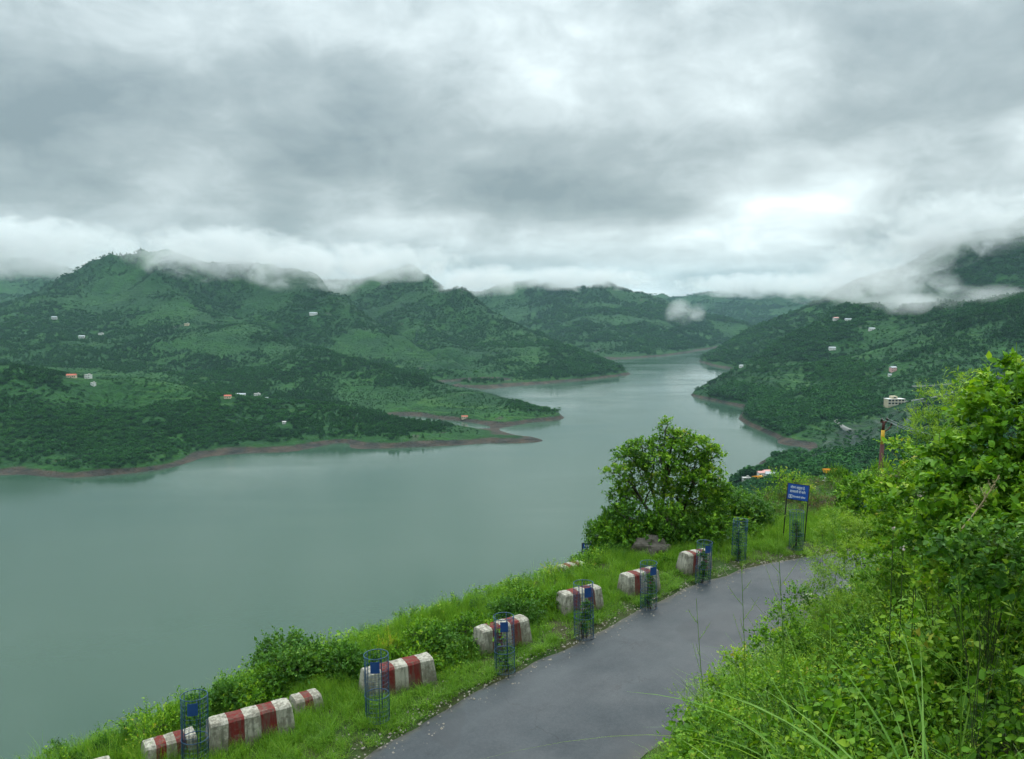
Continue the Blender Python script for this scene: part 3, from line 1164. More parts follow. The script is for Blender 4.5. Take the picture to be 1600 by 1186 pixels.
# ================================================================ POWER POLE AND WIRES
MAT_RUST = mat_plain('pole_red_oxide', (0.075, 0.022, 0.018), 0.6, 0.3, 5.0)
MAT_YEL = mat_plain('pole_yellow', (0.62, 0.36, 0.03), 0.5, 0.12, 5.0)
MAT_INS = mat_plain('insulator_brown', (0.022, 0.014, 0.012), 0.3, 0.2, 5.0, spec=0.6)
MAT_WIRE = mat_plain('wire_aluminium', (0.24, 0.26, 0.27), 0.5, 0.1, 5.0, metallic=0.4)
PD = 46.0
top = at(1381, 655, PD)
bot_z = at(1374, 745, PD)[2] - 3.0
px_, py_ = top[0], top[1]
gzp = gz(px_, py_)
base_z = min(bot_z, gzp) - 0.3
pole = empty('power_pole', (px_, py_, base_z))
tag(pole, 'dark red steel power pole with yellow band standing above the bushes', 'pole')
ph = top[2] - base_z
y0, y1 = at(1378, 694, PD)[2] - base_z, at(1380, 672, PD)[2] - base_z
xb = at(1372, 760, PD)[0] - px_
for nm, z0, z1, r, mt in (('lower_tube', 0, y0, 0.115, MAT_RUST), ('yellow_band', y0, y1, 0.10, MAT_YEL), ('upper_tube', y1, ph - 0.12, 0.085, MAT_RUST)):
    m = MB()
    f = lambda z: xb * (1 - z / ph)
    m.tube([(f(z0), 0, z0), (f((z0 + z1) / 2), 0, (z0 + z1) / 2), (f(z1), 0, z1)], r, 12)
    m.build(nm, mt, pole, True)
m = MB()
m.box((0.0, 0, ph - 0.16), (0.42, 0.07, 0.07), rz=0.3)
m.build('cross_arm', MAT_RUST, pole)
m = MB()
m.tube([(0.02, 0, ph - 0.75), (0.26, 0, ph - 0.62), (0.46, 0, ph - 0.36)], 0.035, 6)
m.build('bracket', MAT_RUST, pole, True)
INS = []
for (x, z) in ((-0.12, ph - 0.08), (0.2, ph - 0.05), (0.46, ph - 0.33)):
    m = MB()
    m.tube([(x, 0, z - 0.05), (x, 0, z), (x, 0, z + 0.03), (x, 0, z + 0.06), (x, 0, z + 0.10), (x, 0, z + 0.15)], [0.03, 0.09, 0.055, 0.085, 0.05, 0.03], 10)
    m.build('insulator', MAT_INS, pole, True)
    INS.append((px_ + x, py_, base_z + z + 0.1))
for i, (a, lab) in enumerate(zip(INS, ('overhead wire leaving the left insulator of the power pole', 'overhead wire leaving the top insulator of the power pole', 'lowest overhead wire leaving the side bracket of the power pole'))):
    b = at(1660 + i * 18, 700 + i * 16, 22.0)
    pts = []
    for k in range(17):
        u = k / 16
        q = [a[j] * (1 - u) + b[j] * u for j in range(3)]
        q[2] -= 0.7 * 4 * u * (1 - u) * 0.5
        pts.append(q)
    m = MB()
    m.tube(pts, 0.011, 4)
    tag(m.build('overhead_wire', MAT_WIRE), lab, 'wire', 'wires of the power pole')
# ================================================================ FOLIAGE TOOLS
def unit(v):
    return v / np.maximum(np.linalg.norm(v, axis=-1, keepdims=True), 1e-9)


T_FOLD = (np.array([(0, 0, 0), (0.30, 0.45, 0.07), (0, 1, -0.03), (-0.30, 0.45, 0.07)]), np.array([(0, 1, 2), (0, 2, 3)]))
T_SLIM = (np.array([(0, 0, 0), (0.11, 0.5, 0.02), (0, 1, 0.0), (-0.11, 0.5, 0.02)]), np.array([(0, 1, 2), (0, 2, 3)]))
T_OVATE = (np.array([(0, 0, 0), (0.26, 0.22, 0.05), (0.30, 0.52, 0.06), (0, 1.0, -0.14), (-0.30, 0.52, 0.06), (-0.26, 0.22, 0.05), (0, 0.5, -0.01)]),
           np.array([(0, 1, 6), (1, 2, 6), (2, 3, 6), (3, 4, 6), (4, 5, 6), (5, 0, 6)]))
T_HEART = (np.array([(0, 0.12, 0), (0.22, -0.05, 0.04), (0.46, 0.12, 0.09), (0.46, 0.42, 0.08), (0.24, 0.75, 0.02), (0, 1.05, -0.12), (-0.24, 0.75, 0.02), (-0.46, 0.42, 0.08),
                     (-0.46, 0.12, 0.09), (-0.22, -0.05, 0.04), (0, 0.5, -0.01)]),
           np.array([(0, 1, 10), (1, 2, 10), (2, 3, 10), (3, 4, 10), (4, 5, 10), (5, 6, 10), (6, 7, 10), (7, 8, 10), (8, 9, 10), (9, 0, 10)]))


def leaf_arrays(P, D, N, S, tmpl, var):
    tv, tf = tmpl
    D = unit(D)
    side = unit(np.cross(D, N))
    N2 = np.cross(side, D)
    S = np.asarray(S)[:, None, None]
    V = P[:, None, :] + S * (tv[None, :, 0:1] * side[:, None, :] + tv[None, :, 1:2] * D[:, None, :] + tv[None, :, 2:3] * N2[:, None, :])
    k = len(tv)
    Fc = (np.arange(len(P)) * k)[:, None, None] + tf[None]
    return V.reshape(-1, 3), Fc.reshape(-1, 3), np.repeat(var, k)


def join_arrays(parts):
    V, Fs, A = [], [], []
    b = 0
    for v, f, a in parts:
        V.append(v)
        Fs.append(f + b)
        A.append(a)
        b += len(v)
    return np.concatenate(V), np.concatenate(Fs), np.concatenate(A)


def rdir(rg, n, up=0.0):
    d = rg.normal(size=(n, 3))
    d[:, 2] += up
    return unit(d)


def sprays(rg, O, D, length, K, size, tmpl, tone, spread=0.8, droop=0.25, size_var=0.35):
    """leafy twigs: K leaves on each twig from O along D"""
    T = len(O)
    u = np.linspace(0.12, 1.0, K)[None, :, None]
    L = (np.asarray(length) * np.ones(T))[:, None, None]
    P = O[:, None, :] + D[:, None, :] * L * u
    P[..., 2] -= (droop * L * u * u)[..., 0]
    r = rg.normal(size=(T, K, 3))
    r -= (r * D[:, None, :]).sum(-1, keepdims=True) * D[:, None, :]
    ld = unit(D[:, None, :] * 0.55 + unit(r) * spread + np.array([0, 0, -0.05]))
    nn = unit(rg.normal(size=(T, K, 3)) * 0.55 + np.array([0, 0, 1.0]))
    S = size * (1 + size_var * rg.normal(size=(T, K))) * (1.0 - 0.25 * u[..., 0])
    S = np.clip(S, size * 0.35, size * 2)
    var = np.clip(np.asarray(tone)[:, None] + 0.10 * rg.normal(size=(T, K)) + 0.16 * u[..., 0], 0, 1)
    return leaf_arrays(P.reshape(-1, 3), ld.reshape(-1, 3), nn.reshape(-1, 3), S.ravel(), tmpl, var.ravel())


def blades(rg, n, h, w, spread, lean=0.5, base_r=0.05, seg=4, tone=0.5, curl=0.6, twist=0.0):
    """arching grass blades"""
    a = rg.uniform(0, 2 * np.pi, n)
    H_ = h * rg.uniform(0.55, 1.15, n)
    br = base_r * np.sqrt(rg.random(n))
    ba = rg.uniform(0, 2 * np.pi, n)
    B = np.stack([br * np.cos(ba), br * np.sin(ba), np.zeros(n)], 1)
    out = np.stack([np.cos(a), np.sin(a), np.zeros(n)], 1)
    sd = np.stack([-np.sin(a), np.cos(a), np.zeros(n)], 1)
    ln = lean * rg.uniform(0.3, 1.3, n) * spread
    if twist:
        tw_ = rg.uniform(0.4, 1.0, n)[:, None] * twist * np.where(rg.random(n) < 0.5, 1, -1)[:, None]
        sd = sd * np.cos(tw_) + np.array([[0, 0, 1.0]]) * np.sin(tw_)
    V = np.zeros((n, seg + 1, 2, 3))
    for i in range(seg + 1):
        u = i / seg
        c = B + out * (ln * H_ * (0.35 * u + 0.9 * u ** 2.2))[:, None]
        c[:, 2] += H_ * (u - curl * ln * 0.55 * u ** 2.6)
        ww = w * (1 - u ** 1.7) * 0.5 + 0.0004
        V[:, i, 0] = c - sd * ww
        V[:, i, 1] = c + sd * ww
    k = (seg + 1) * 2
    q = []
    for i in range(seg):
        q += [(2 * i, 2 * i + 1, 2 * i + 3), (2 * i, 2 * i + 3, 2 * i + 2)]
    Fc = (np.arange(n) * k)[:, None, None] + np.array(q)[None]
    uu = np.repeat(np.linspace(0, 1, seg + 1), 2)
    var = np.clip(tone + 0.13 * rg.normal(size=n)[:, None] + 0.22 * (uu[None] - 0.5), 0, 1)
    return V.reshape(-1, 3), Fc.reshape(-1, 3), var.ravel()


def stems_arrays(paths, tone=0.2, n=4):
    """paths: list of (pts (m,3), r0, r1) as thin tubes"""
    parts = []
    for pts, r0, r1 in paths:
        pts = np.asarray(pts, float)
        m = len(pts)
        d = unit(np.gradient(pts, axis=0))
        ref = np.array([0.31, 0.95, 0.1]) if abs(d[0][2]) > 0.7 else np.array([0, 0, 1.0])
        u = unit(np.cross(d, ref))
        w = np.cross(d, u)
        r = np.linspace(r0, r1, m)[:, None]
        ring = []
        for k in range(n):
            a = 2 * np.pi * k / n
            ring.append(pts + (u * math.cos(a) + w * math.sin(a)) * r)
        V = np.stack(ring, 1).reshape(-1, 3)
        q = []
        for i in range(m - 1):
            for k in range(n):
                k2 = (k + 1) % n
                q += [(i * n + k, i * n + k2, (i + 1) * n + k2), (i * n + k, (i + 1) * n + k2, (i + 1) * n + k)]
        parts.append((V, np.array(q), np.full(len(V), tone)))
    return join_arrays(parts)


def leaf_material(name, stops, trans=0.34, rough=0.55, spec=0.18, hue=0.0):
    m, t = new_mat(name)
    oi = t.n('ShaderNodeObjectInfo')
    va = lf_attr(t, 'var')
    geo = t.n('ShaderNodeNewGeometry')
    cl_ = t.noise(geo.outputs['Position'], 1.1, 3, 0.55)
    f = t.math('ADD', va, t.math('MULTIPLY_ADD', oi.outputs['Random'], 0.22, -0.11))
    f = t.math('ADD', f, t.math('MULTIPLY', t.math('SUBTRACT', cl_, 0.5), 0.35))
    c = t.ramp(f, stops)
    b = t.n('ShaderNodeBsdfPrincipled', {'Base Color': c, 'Roughness': rough, 'Specular IOR Level': spec})
    tr = t.n('ShaderNodeBsdfTranslucent', {0: t.mix(1.0, c, (1.25, 1.25, 0.45), 'MULTIPLY')})
    mx_ = t.n('ShaderNodeMixShader', {0: trans, 1: b.outputs[0], 2: tr.outputs[0]})
    finish(t, mx_.outputs[0])
    return m


M_LEAF = leaf_material('leaf_fresh', [(0.0, (0.016, 0.055, 0.006)), (0.3, (0.046, 0.135, 0.009)), (0.6, (0.118, 0.275, 0.015)), (0.9, (0.300, 0.460, 0.032)), (1.0, (0.40, 0.36, 0.06))])
M_DARK = leaf_material('leaf_dark', [(0.0, (0.014, 0.050, 0.012)), (0.4, (0.040, 0.125, 0.016)), (0.75, (0.085, 0.205, 0.026)), (1.0, (0.16, 0.29, 0.04))], trans=0.34)
M_GRASS = leaf_material('verge_grass', [(0.0, (0.040, 0.110, 0.010)), (0.4, (0.105, 0.245, 0.018)), (0.75, (0.205, 0.375, 0.034)), (1.0, (0.34, 0.40, 0.07))], trans=0.4)
M_BLADE = leaf_material('long_grass', [(0.0, (0.055, 0.160, 0.022)), (0.5, (0.150, 0.330, 0.048)), (1.0, (0.32, 0.48, 0.12))], trans=0.4, rough=0.4)
M_FEATH = leaf_material('feathery_herb', [(0.0, (0.030, 0.088, 0.012)), (0.5, (0.110, 0.245, 0.022)), (1.0, (0.29, 0.43, 0.055))], trans=0.4)
M_BROWN = leaf_material('dry_weed', [(0.0, (0.030, 0.034, 0.012)), (0.5, (0.085, 0.072, 0.026)), (1.0, (0.15, 0.13, 0.045))], trans=0.34)
M_BARK = mat_plain('bark', (0.055, 0.043, 0.032), 0.9, 0.4, 22.0, bump=0.6)
M_STEM = mat_plain('green_stem', (0.055, 0.085, 0.025), 0.7, 0.3, 12.0)
M_PETAL = mat_plain('petal', (0.62, 0.50, 0.48), 0.6, 0.15, 30.0)
M_STRAW = mat_plain('straw', (0.30, 0.25, 0.13), 0.8, 0.25, 30.0)

PROTO = bpy.data.collections.new('plant_sources')          # not linked to the scene


def proto(name, arr, mat):
    V, Fs, A = arr
    me = mesh_np(name, V, [Fs], attrs={'var': A})
    me.materials.append(mat)
    return me


def scatter_group():
    g = bpy.data.node_groups.new('scatter', 'GeometryNodeTree')
    g.interface.new_socket('Geometry', in_out='INPUT', socket_type='NodeSocketGeometry')
    g.interface.new_socket('Sources', in_out='INPUT', socket_type='NodeSocketCollection')
    g.interface.new_socket('Geometry', in_out='OUTPUT', socket_type='NodeSocketGeometry')
    n = g.nodes
    gi = n.new('NodeGroupInput')
    go = n.new('NodeGroupOutput')
    ci = n.new('GeometryNodeCollectionInfo')
    ci.inputs['Separate Children'].default_value = True
    ci.inputs['Reset Children'].default_value = True
    ip = n.new('GeometryNodeInstanceOnPoints')
    ip.inputs['Pick Instance'].default_value = True

    def attr(nm, typ):
        a = n.new('GeometryNodeInputNamedAttribute')
        a.data_type = typ
        a.inputs[0].default_value = nm
        return a.outputs[0]
    l = g.links
    l.new(gi.outputs['Geometry'], ip.inputs['Points'])
    l.new(gi.outputs['Sources'], ci.inputs[0])
    l.new(ci.outputs[0], ip.inputs['Instance'])
    l.new(attr('pick', 'INT'), ip.inputs['Instance Index'])
    l.new(attr('rot', 'FLOAT_VECTOR'), ip.inputs['Rotation'])
    l.new(attr('scl', 'FLOAT_VECTOR'), ip.inputs['Scale'])
    l.new(ip.outputs[0], go.inputs[0])
    return g


SCATTER = scatter_group()


def scatter(name, meshes, P, rot, scl, pick):
    """one object of uncountable small plants"""
    c = bpy.data.collections.new(name + '_sources')
    for i, me in enumerate(meshes):
        o = bpy.data.objects.new('%02d_%s' % (i, me.name), me)
        c.objects.link(o)
    me = bpy.data.meshes.new(name)
    n = len(P)
    me.vertices.add(n)
    me.vertices.foreach_set('co', np.asarray(P, np.float32).ravel())
    a = me.attributes.new('rot', 'FLOAT_VECTOR', 'POINT')
    a.data.foreach_set('vector', np.asarray(rot, np.float32).ravel())
    a = me.attributes.new('scl', 'FLOAT_VECTOR', 'POINT')
    scl = np.asarray(scl, np.float32)
    if scl.ndim == 1:
        scl = np.repeat(scl[:, None], 3, 1)
    a.data.foreach_set('vector', scl.ravel())
    a = me.attributes.new('pick', 'INT', 'POINT')
    a.data.foreach_set('value', np.asarray(pick, np.int32))
    me.update()
    o = link(name, me)
    md = o.modifiers.new('scatter', 'NODES')
    md.node_group = SCATTER
    for it in SCATTER.interface.items_tree:
        if it.in_out == 'INPUT' and it.name == 'Sources':
            md[it.identifier] = c
    return o


# ---------------------------------------------------------------- shrubs: lobes of leafy twigs on forked stems
def shrub_meshes(seed, lobes, leaf, K=9, tw=60, twl=0.22, tmpl=T_FOLD, tone=0.45, droop=0.2, stem_r=0.02, base=(0, 0, 0)):
    """lobes: list of (x, y, z, rx, ry, rz). returns foliage arrays, stem arrays"""
    rg = np.random.default_rng(seed)
    parts, paths = [], []
    for (x, y, z, rx, ry, rz) in lobes:
        n = max(6, int(tw * (rx * ry + rx * rz + ry * rz) / 3 / 0.16))
        d = rdir(rg, n, 0.35)
        rad = rg.uniform(0.35, 1.0, n) ** 0.6
        O = np.array([x, y, z]) + d * rad[:, None] * np.array([rx, ry, rz]) - d * twl * 0.5
        td = unit(d * 0.9 + rdir(rg, n) * 0.5 + np.array([0, 0, 0.35]))
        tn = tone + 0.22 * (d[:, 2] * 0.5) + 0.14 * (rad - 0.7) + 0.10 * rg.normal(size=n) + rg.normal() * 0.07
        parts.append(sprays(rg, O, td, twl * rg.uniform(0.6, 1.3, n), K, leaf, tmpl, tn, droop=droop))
        c = np.array([x, y, z])
        b = np.array(base, float) + rg.normal(size=3) * np.array([0.05, 0.05, 0])
        mid = b * 0.45 + c * 0.55 + np.array([0, 0, 0.12 * (z - b[2])]) + rg.normal(size=3) * 0.06
        t_ = np.linspace(0, 1, 7)[:, None]
        pts = (1 - t_) ** 2 * b + 2 * t_ * (1 - t_) * mid + t_ ** 2 * c
        paths.append((pts, stem_r, stem_r * 0.35))
        for k in range(min(n, 14)):
            paths.append((np.stack([c, (c + O[k]) / 2 + rg.normal(size=3) * 0.02, O[k] + td[k] * twl * 0.5]), stem_r * 0.35, stem_r * 0.12))
    return join_arrays(parts), stems_arrays(paths)


def dome_lobes(rg, w, h, n=7):
    out = []
    for i in range(n):
        a = rg.uniform(0, 2 * math.pi)
        r = w * 0.5 * math.sqrt(rg.uniform(0.02, 0.62))
        zz = h * rg.uniform(0.30, 0.80) * (1 - 0.35 * (r / (w * 0.5)) ** 2)
        s = rg.uniform(0.22, 0.36)
        out.append((r * math.cos(a), r * math.sin(a), zz, w * s, w * s, min(h * 0.3, w * s * 0.85)))
    return out


def mk_shrub_variant(i, leaf, mat, tone=0.45, tmpl=T_FOLD, tw=60, K=9, w=1.7, h=1.25, n=8, twl=0.22):
    rg = random.Random(100 + i)
    fa, sa = shrub_meshes(200 + i, dome_lobes(rg, w, h, n), leaf, K, tw, twl, tmpl, tone)
    f = proto('foliage', fa, mat)
    s = proto('stems', sa, M_BARK)
    return f, s, w, h


SHRUBS = {
    'leafy': [mk_shrub_variant(i, 0.075, M_LEAF, 0.30, tw=85, n=9) for i in range(3)],
    'dark': [mk_shrub_variant(10 + i, 0.075, M_DARK, 0.42, tw=95, n=10) for i in range(3)],
    'loose': [mk_shrub_variant(20 + i, 0.06, M_LEAF, 0.55, T_OVATE, tw=34, n=7, twl=0.34, K=11) for i in range(2)],
    'dry': [mk_shrub_variant(30 + i, 0.05, M_BROWN, 0.5, tw=44) for i in range(2)],
}


def put_shrub(kind, k, p, width, height, rz, label, group=None, name='shrub', sq=1.0):
    f, s, w, h = SHRUBS[kind][k % len(SHRUBS[kind])]
    root = empty(name, p, rz)
    root.scale = (width / w, width / w * sq, height / h)
    tag(root, label, 'shrub', group)
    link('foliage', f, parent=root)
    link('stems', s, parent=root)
    return root


def shrub_px(kind, k, px, py_top, d, wpx, label, group=None, sink=0.1, name='shrub', zbase=None):
    top = at(px, py_top, d)
    g = gz(top[0], top[1]) if zbase is None else zbase
    hgt = max(0.5, top[2] - g + sink)
    return put_shrub(kind, k, (top[0], top[1], g - sink), wpx / F * d, hgt * 1.08, (k * 2.1 + px) % 6.28, label, group, name)


# ================================================================ THE TREE AT THE BEND
def build_main_tree():
    D = 27.0
    def L(px, py, dd, wpx, hpx):
        p = at(px, py, D + dd)
        return (p[0], p[1], p[2], wpx / F * D / 2, wpx / F * D / 2 * 0.9, hpx / F * D / 2)
    base = at(1035, 838, D)
    base[2] = min(base[2], gz(base[0], base[1]))
    lobes = [L(1040, 672, 0, 15, 30), L(1052, 684, 0.1, 26, 16), L(1072, 684, -0.2, 26, 16), L(1022, 693, 0.2, 22, 14), L(1090, 698, 0.3, 44, 24), L(1056, 702, -0.3, 48, 22), L(1004, 700, -0.2, 44, 18),
             L(982, 712, 0.4, 44, 20), L(1112, 714, 0.1, 32, 24), L(1030, 722, -0.6, 58, 24), L(1086, 724, 0.2, 50, 22), L(964, 738, -0.3, 34, 16), L(998, 736, 0.4, 46, 18), L(1058, 744, 0.5, 56, 24), L(1112, 742, -0.3, 38, 22),
             L(1086, 754, -0.5, 56, 24), L(1024, 754, 0.0, 44, 18), L(980, 760, 0.2, 36, 12), L(968, 774, -0.1, 34, 12), L(1050, 776, -0.2, 50, 26), L(1102, 778, 0.2, 60, 30), L(1000, 776, 0.3, 26, 12), L(1125, 768, 0.3, 34, 26)]
    rel = [(x - base[0], y - base[1], z - base[2], a, b, c) for x, y, z, a, b, c in lobes]
    rg = np.random.default_rng(77)
    parts = []
    for (x, y, z, rx, ry, rz) in rel:
        n = int(120 * (rx * ry + rx * rz + ry * rz) / 3 / 0.16) + 16
        d = rdir(rg, n, 0.3)
        rad = rg.uniform(0.2, 1.0, n) ** 0.55
        O = np.array([x, y, z]) + d * rad[:, None] * np.array([rx, ry, rz])
        td = unit(d * 0.8 + rdir(rg, n) * 0.6 + np.array([0, 0, 0.3]))
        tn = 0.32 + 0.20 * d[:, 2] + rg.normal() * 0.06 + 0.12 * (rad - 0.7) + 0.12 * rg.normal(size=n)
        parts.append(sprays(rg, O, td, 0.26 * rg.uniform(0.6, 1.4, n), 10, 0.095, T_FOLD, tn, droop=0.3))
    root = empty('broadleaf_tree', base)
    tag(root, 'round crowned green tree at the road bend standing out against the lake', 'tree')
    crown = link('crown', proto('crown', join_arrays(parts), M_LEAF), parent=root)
    # several leaning trunks from one stool
    for k, idx in enumerate(([0, 1, 2, 5, 9], [3, 6, 7, 12], [4, 8, 10, 14], [11, 16, 17, 18, 21], [13, 15, 19, 20, 22])):
        tgt = np.mean([rel[i][:3] for i in idx], axis=0)
        b = np.array([rg.normal() * 0.15, rg.normal() * 0.1, -0.15])
        t_ = np.linspace(0, 1, 8)[:, None]
        mid = b * 0.4 + tgt * 0.6 + np.array([0, 0, 0.25])
        trunk = (1 - t_) ** 2 * b + 2 * t_ * (1 - t_) * mid + t_ ** 2 * tgt
        paths = [(trunk, 0.07, 0.03)]
        for i in idx:
            c = np.array(rel[i][:3])
            s = trunk[4] if rg.random() < 0.5 else trunk[5]
            pts = np.stack([s, s * 0.5 + c * 0.5 + rg.normal(size=3) * 0.08, c, c + rg.normal(size=3) * 0.15 + np.array([0, 0, 0.15])])
            paths.append((pts, 0.032, 0.010))
            for _ in range(6):
                e = c + unit(rg.normal(size=3)) * np.array(rel[i][3:]) * 0.9
                paths.append((np.stack([c, (c + e) / 2 + rg.normal(size=3) * 0.03, e]), 0.011, 0.004))
        link('trunk', proto('trunk', stems_arrays(paths, n=6), M_BARK), parent=root)


build_main_tree()
# shrubs round its foot
TS = [('leafy', 0, 1010, 778, 26.0, 120, 'bright green domed shrub at the left foot of the tree above the boulder'),
      ('dark', 1, 968, 800, 26.6, 84, 'dark shrub spilling left of the tree towards the lake'),
      ('leafy', 1, 942, 812, 26.8, 44, 'thin leafy shrub sticking out over the lake left of the tree'),
      ('dark', 0, 972, 850, 25.2, 70, 'shadowy dark shrub behind the boulder and the blocks'),
      ('leafy', 2, 1090, 790, 26.8, 130, 'shrub below the right side of the tree, behind the tree guards'),
      ('dark', 2, 1060, 805, 27.0, 100, 'dark low shrub under the tree crown right of the boulder'),
      ('dark', 0, 1146, 770, 28.6, 110, 'broad green shrub between the tree and the blue notice board'),
      ('dark', 2, 1196, 782, 30.0, 90, 'dark green shrub just left of the notice board posts'),
      ('loose', 0, 1230, 740, 32.5, 76, 'pale flowering shrub with white tips rising behind the notice board'),
      ('leafy', 0, 1130, 790, 27.4, 120, 'green shrub in front of the broad dark one left of the lone tree guard'),
      ('dry', 1, 1285, 775, 31.0, 90, 'low brownish weeds just right of the notice board'),
      ('dark', 1, 1262, 752, 37.0, 90, 'dark shrub behind the right post of the notice board'),
      ('leafy', 1, 1040, 868, 23.8, 40, 'little bright shrub between the guard blocks below the boulder'),
      ('dry', 0, 1300, 752, 36.0, 90, 'brownish weedy shrub right of the notice board'),
      ('dry', 1, 1345, 757, 34.0, 80, 'reddish brown weedy shrub below the power pole'),
      ('dark', 0, 1312, 733, 38.0, 40, 'small dark round shrub standing above the brown weeds'),
      ('leafy', 2, 1345, 736, 30.0, 70, 'green shrub left of the power pole foot'),
      ('loose', 1, 1376, 716, 40.0, 34, 'slender leafy sapling growing in front of the power pole')]
for kind, k, px, py, d, w, lab in TS:
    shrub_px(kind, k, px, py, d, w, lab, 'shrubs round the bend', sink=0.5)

# ================================================================ SHRUB BELT BELOW THE GUARD BLOCKS
BELT = [(120, 1183, 60, 'dark', 'small dark shrub at the bottom left corner against the lake'),
        (165, 1160, 46, 'dark', 'tiny round dark bush just above the bottom left block'),
        (232, 1122, 90, 'loose', 'loose pale shrub left of the leftmost tree guard'),
        (285, 1098, 80, 'leafy', 'leafy shrub behind the leftmost tree guard'),
        (338, 1072, 95, 'dark', 'dark shrub behind the left end of the largest block'),
        (395, 1042, 110, 'leafy', 'tall leafy shrub behind the middle of the largest block'),
        (452, 1008, 120, 'dark', 'tallest dark shrub of the belt behind the right end of the largest block'),
        (515, 1012, 105, 'leafy', 'green shrub between the largest block and the next one'),
        (562, 1010, 90, 'dark', 'dark shrub behind the left end of the second large block'),
        (604, 984, 42, 'loose', 'slim upright sprig poking above the shrub belt'),
        (655, 988, 100, 'leafy', 'bright shrub behind the right end of the block next to the tall tree guard'),
        (706, 982, 95, 'dark', 'brownish green shrub in the gap before the fourth block from the bend'),
        (752, 962, 90, 'leafy', 'shrub behind the fourth block from the bend, left end'),
        (806, 938, 90, 'dark', 'shrub behind the fourth block from the bend, right end'),
        (846, 914, 80, 'leafy', 'shrub above the gap between the third and fourth blocks from the bend'),
        (878, 886, 60, 'loose', 'pale shrub beside the small lower block'),
        (916, 868, 54, 'leafy', 'shrub half covering the small blue board left of the tree')]
for i, (px, py, w, kind, lab) in enumerate(BELT):
    r = ray(px, py)
    tall = 0.75 if 'tall' in lab else (0.35 if ('small' in lab or 'tiny' in lab) else (0.62 if px < 540 else 0.72))
    d = (8.15 - tall) / (-r[2] / r[1])
    shrub_px(kind, i, px, py, d, w * 1.12, lab, 'shrub belt below the guard blocks', sink=0.6)
# ================================================================ BOULDER UNDER THE TREE
def build_boulder():
    p = at(1016, 862, 25.0)
    p[2] = gz(p[0], p[1])
    bm = bmesh.new()
    bmesh.ops.create_icosphere(bm, subdivisions=4, radius=1.0)
    for v in bm.verts:
        c = v.co
        k = 1 + 0.28 * (float(fbm(np.array([c.x * 2 + 5]), np.array([c.y * 2 + c.z * 1.7]), 1.0, 4)[0]) - 0.5) * 2
        v.co = c * k
        v.co = Vector((v.co.x * 0.62, v.co.y * 0.5, v.co.z * 0.46))
    me = bpy.data.meshes.new('boulder')
    bm.to_mesh(me)
    bm.free()
    o = link('boulder', me, mat_plain('boulder_rock', (0.085, 0.075, 0.062), 0.95, 0.5, 4.0, bump=0.8))
    o.location = (p[0], p[1], p[2] + 0.12)
    tag(o, 'grey brown boulder lying in the shade under the tree', 'boulder')


build_boulder()

# pale weathered kerb stone on the bank side of the road
p = gpx(1262, 968)
m = MB()
m.box((0, 0, 0.35), (0.42, 0.30, 0.9), taper=0.86)
m.box((0, 0, 0.83), (0.34, 0.24, 0.06), taper=0.8)
o = m.build('marker_stone', MAT_CONC)
o.location = (p[0], p[1], p[2] - 0.1)
o.rotation_euler = (0.03, 0.06, road_dir(p[0], p[1]))
tag(o, 'pale weathered marker stone half buried in weeds on the bank side', 'marker stone')

# ================================================================ GRASS AND HERBS
rgp = np.random.default_rng(41)
SHORT = [proto('short_grass', blades(np.random.default_rng(300 + i), 46, 0.13 + 0.03 * (i % 3), 0.006, 1.0, 0.8, 0.13, 3, 0.48), M_GRASS) for i in range(4)]
TUFT = [proto('grass_tuft', blades(np.random.default_rng(320 + i), 40, 0.34, 0.008, 1.0, 0.7, 0.07, 4, 0.5), M_GRASS) for i in range(3)]


def herb(seed, n=6, h=0.6, leaf=0.034, K=20, tmpl=T_OVATE, tone=0.5, mat=None, lean=0.35, spread=0.9, base_r=0.06):
    rg = np.random.default_rng(seed)
    O = np.concatenate([rg.normal(size=(n, 2)) * base_r, np.zeros((n, 1))], 1)
    D = unit(np.concatenate([rg.normal(size=(n, 2)) * lean, np.ones((n, 1))], 1))
    L = h * rg.uniform(0.55, 1.2, n)
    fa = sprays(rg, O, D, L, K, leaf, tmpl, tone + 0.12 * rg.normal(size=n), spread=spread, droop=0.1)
    # side twigs
    O2 = np.repeat(O + D * (L * 0.55)[:, None], 2, 0)
    D2 = unit(np.repeat(D, 2, 0) + rg.normal(size=(2 * n, 3)) * 0.6)
    fb = sprays(rg, O2, D2, np.repeat(L, 2) * 0.45, max(5, K // 2), leaf * 0.9, tmpl, np.repeat(tone + 0.1 * rg.normal(size=n), 2), spread=spread, droop=0.15)
    st = stems_arrays([(np.stack([O[i], O[i] + D[i] * L[i] * 0.5, O[i] + D[i] * L[i]]) - np.array([[0, 0, 0], [0, 0, 0.025 * h], [0, 0, 0.1 * L[i]]]), 0.004, 0.0015) for i in range(n)], 0.25, 3)
    return join_arrays([fa, fb, st])


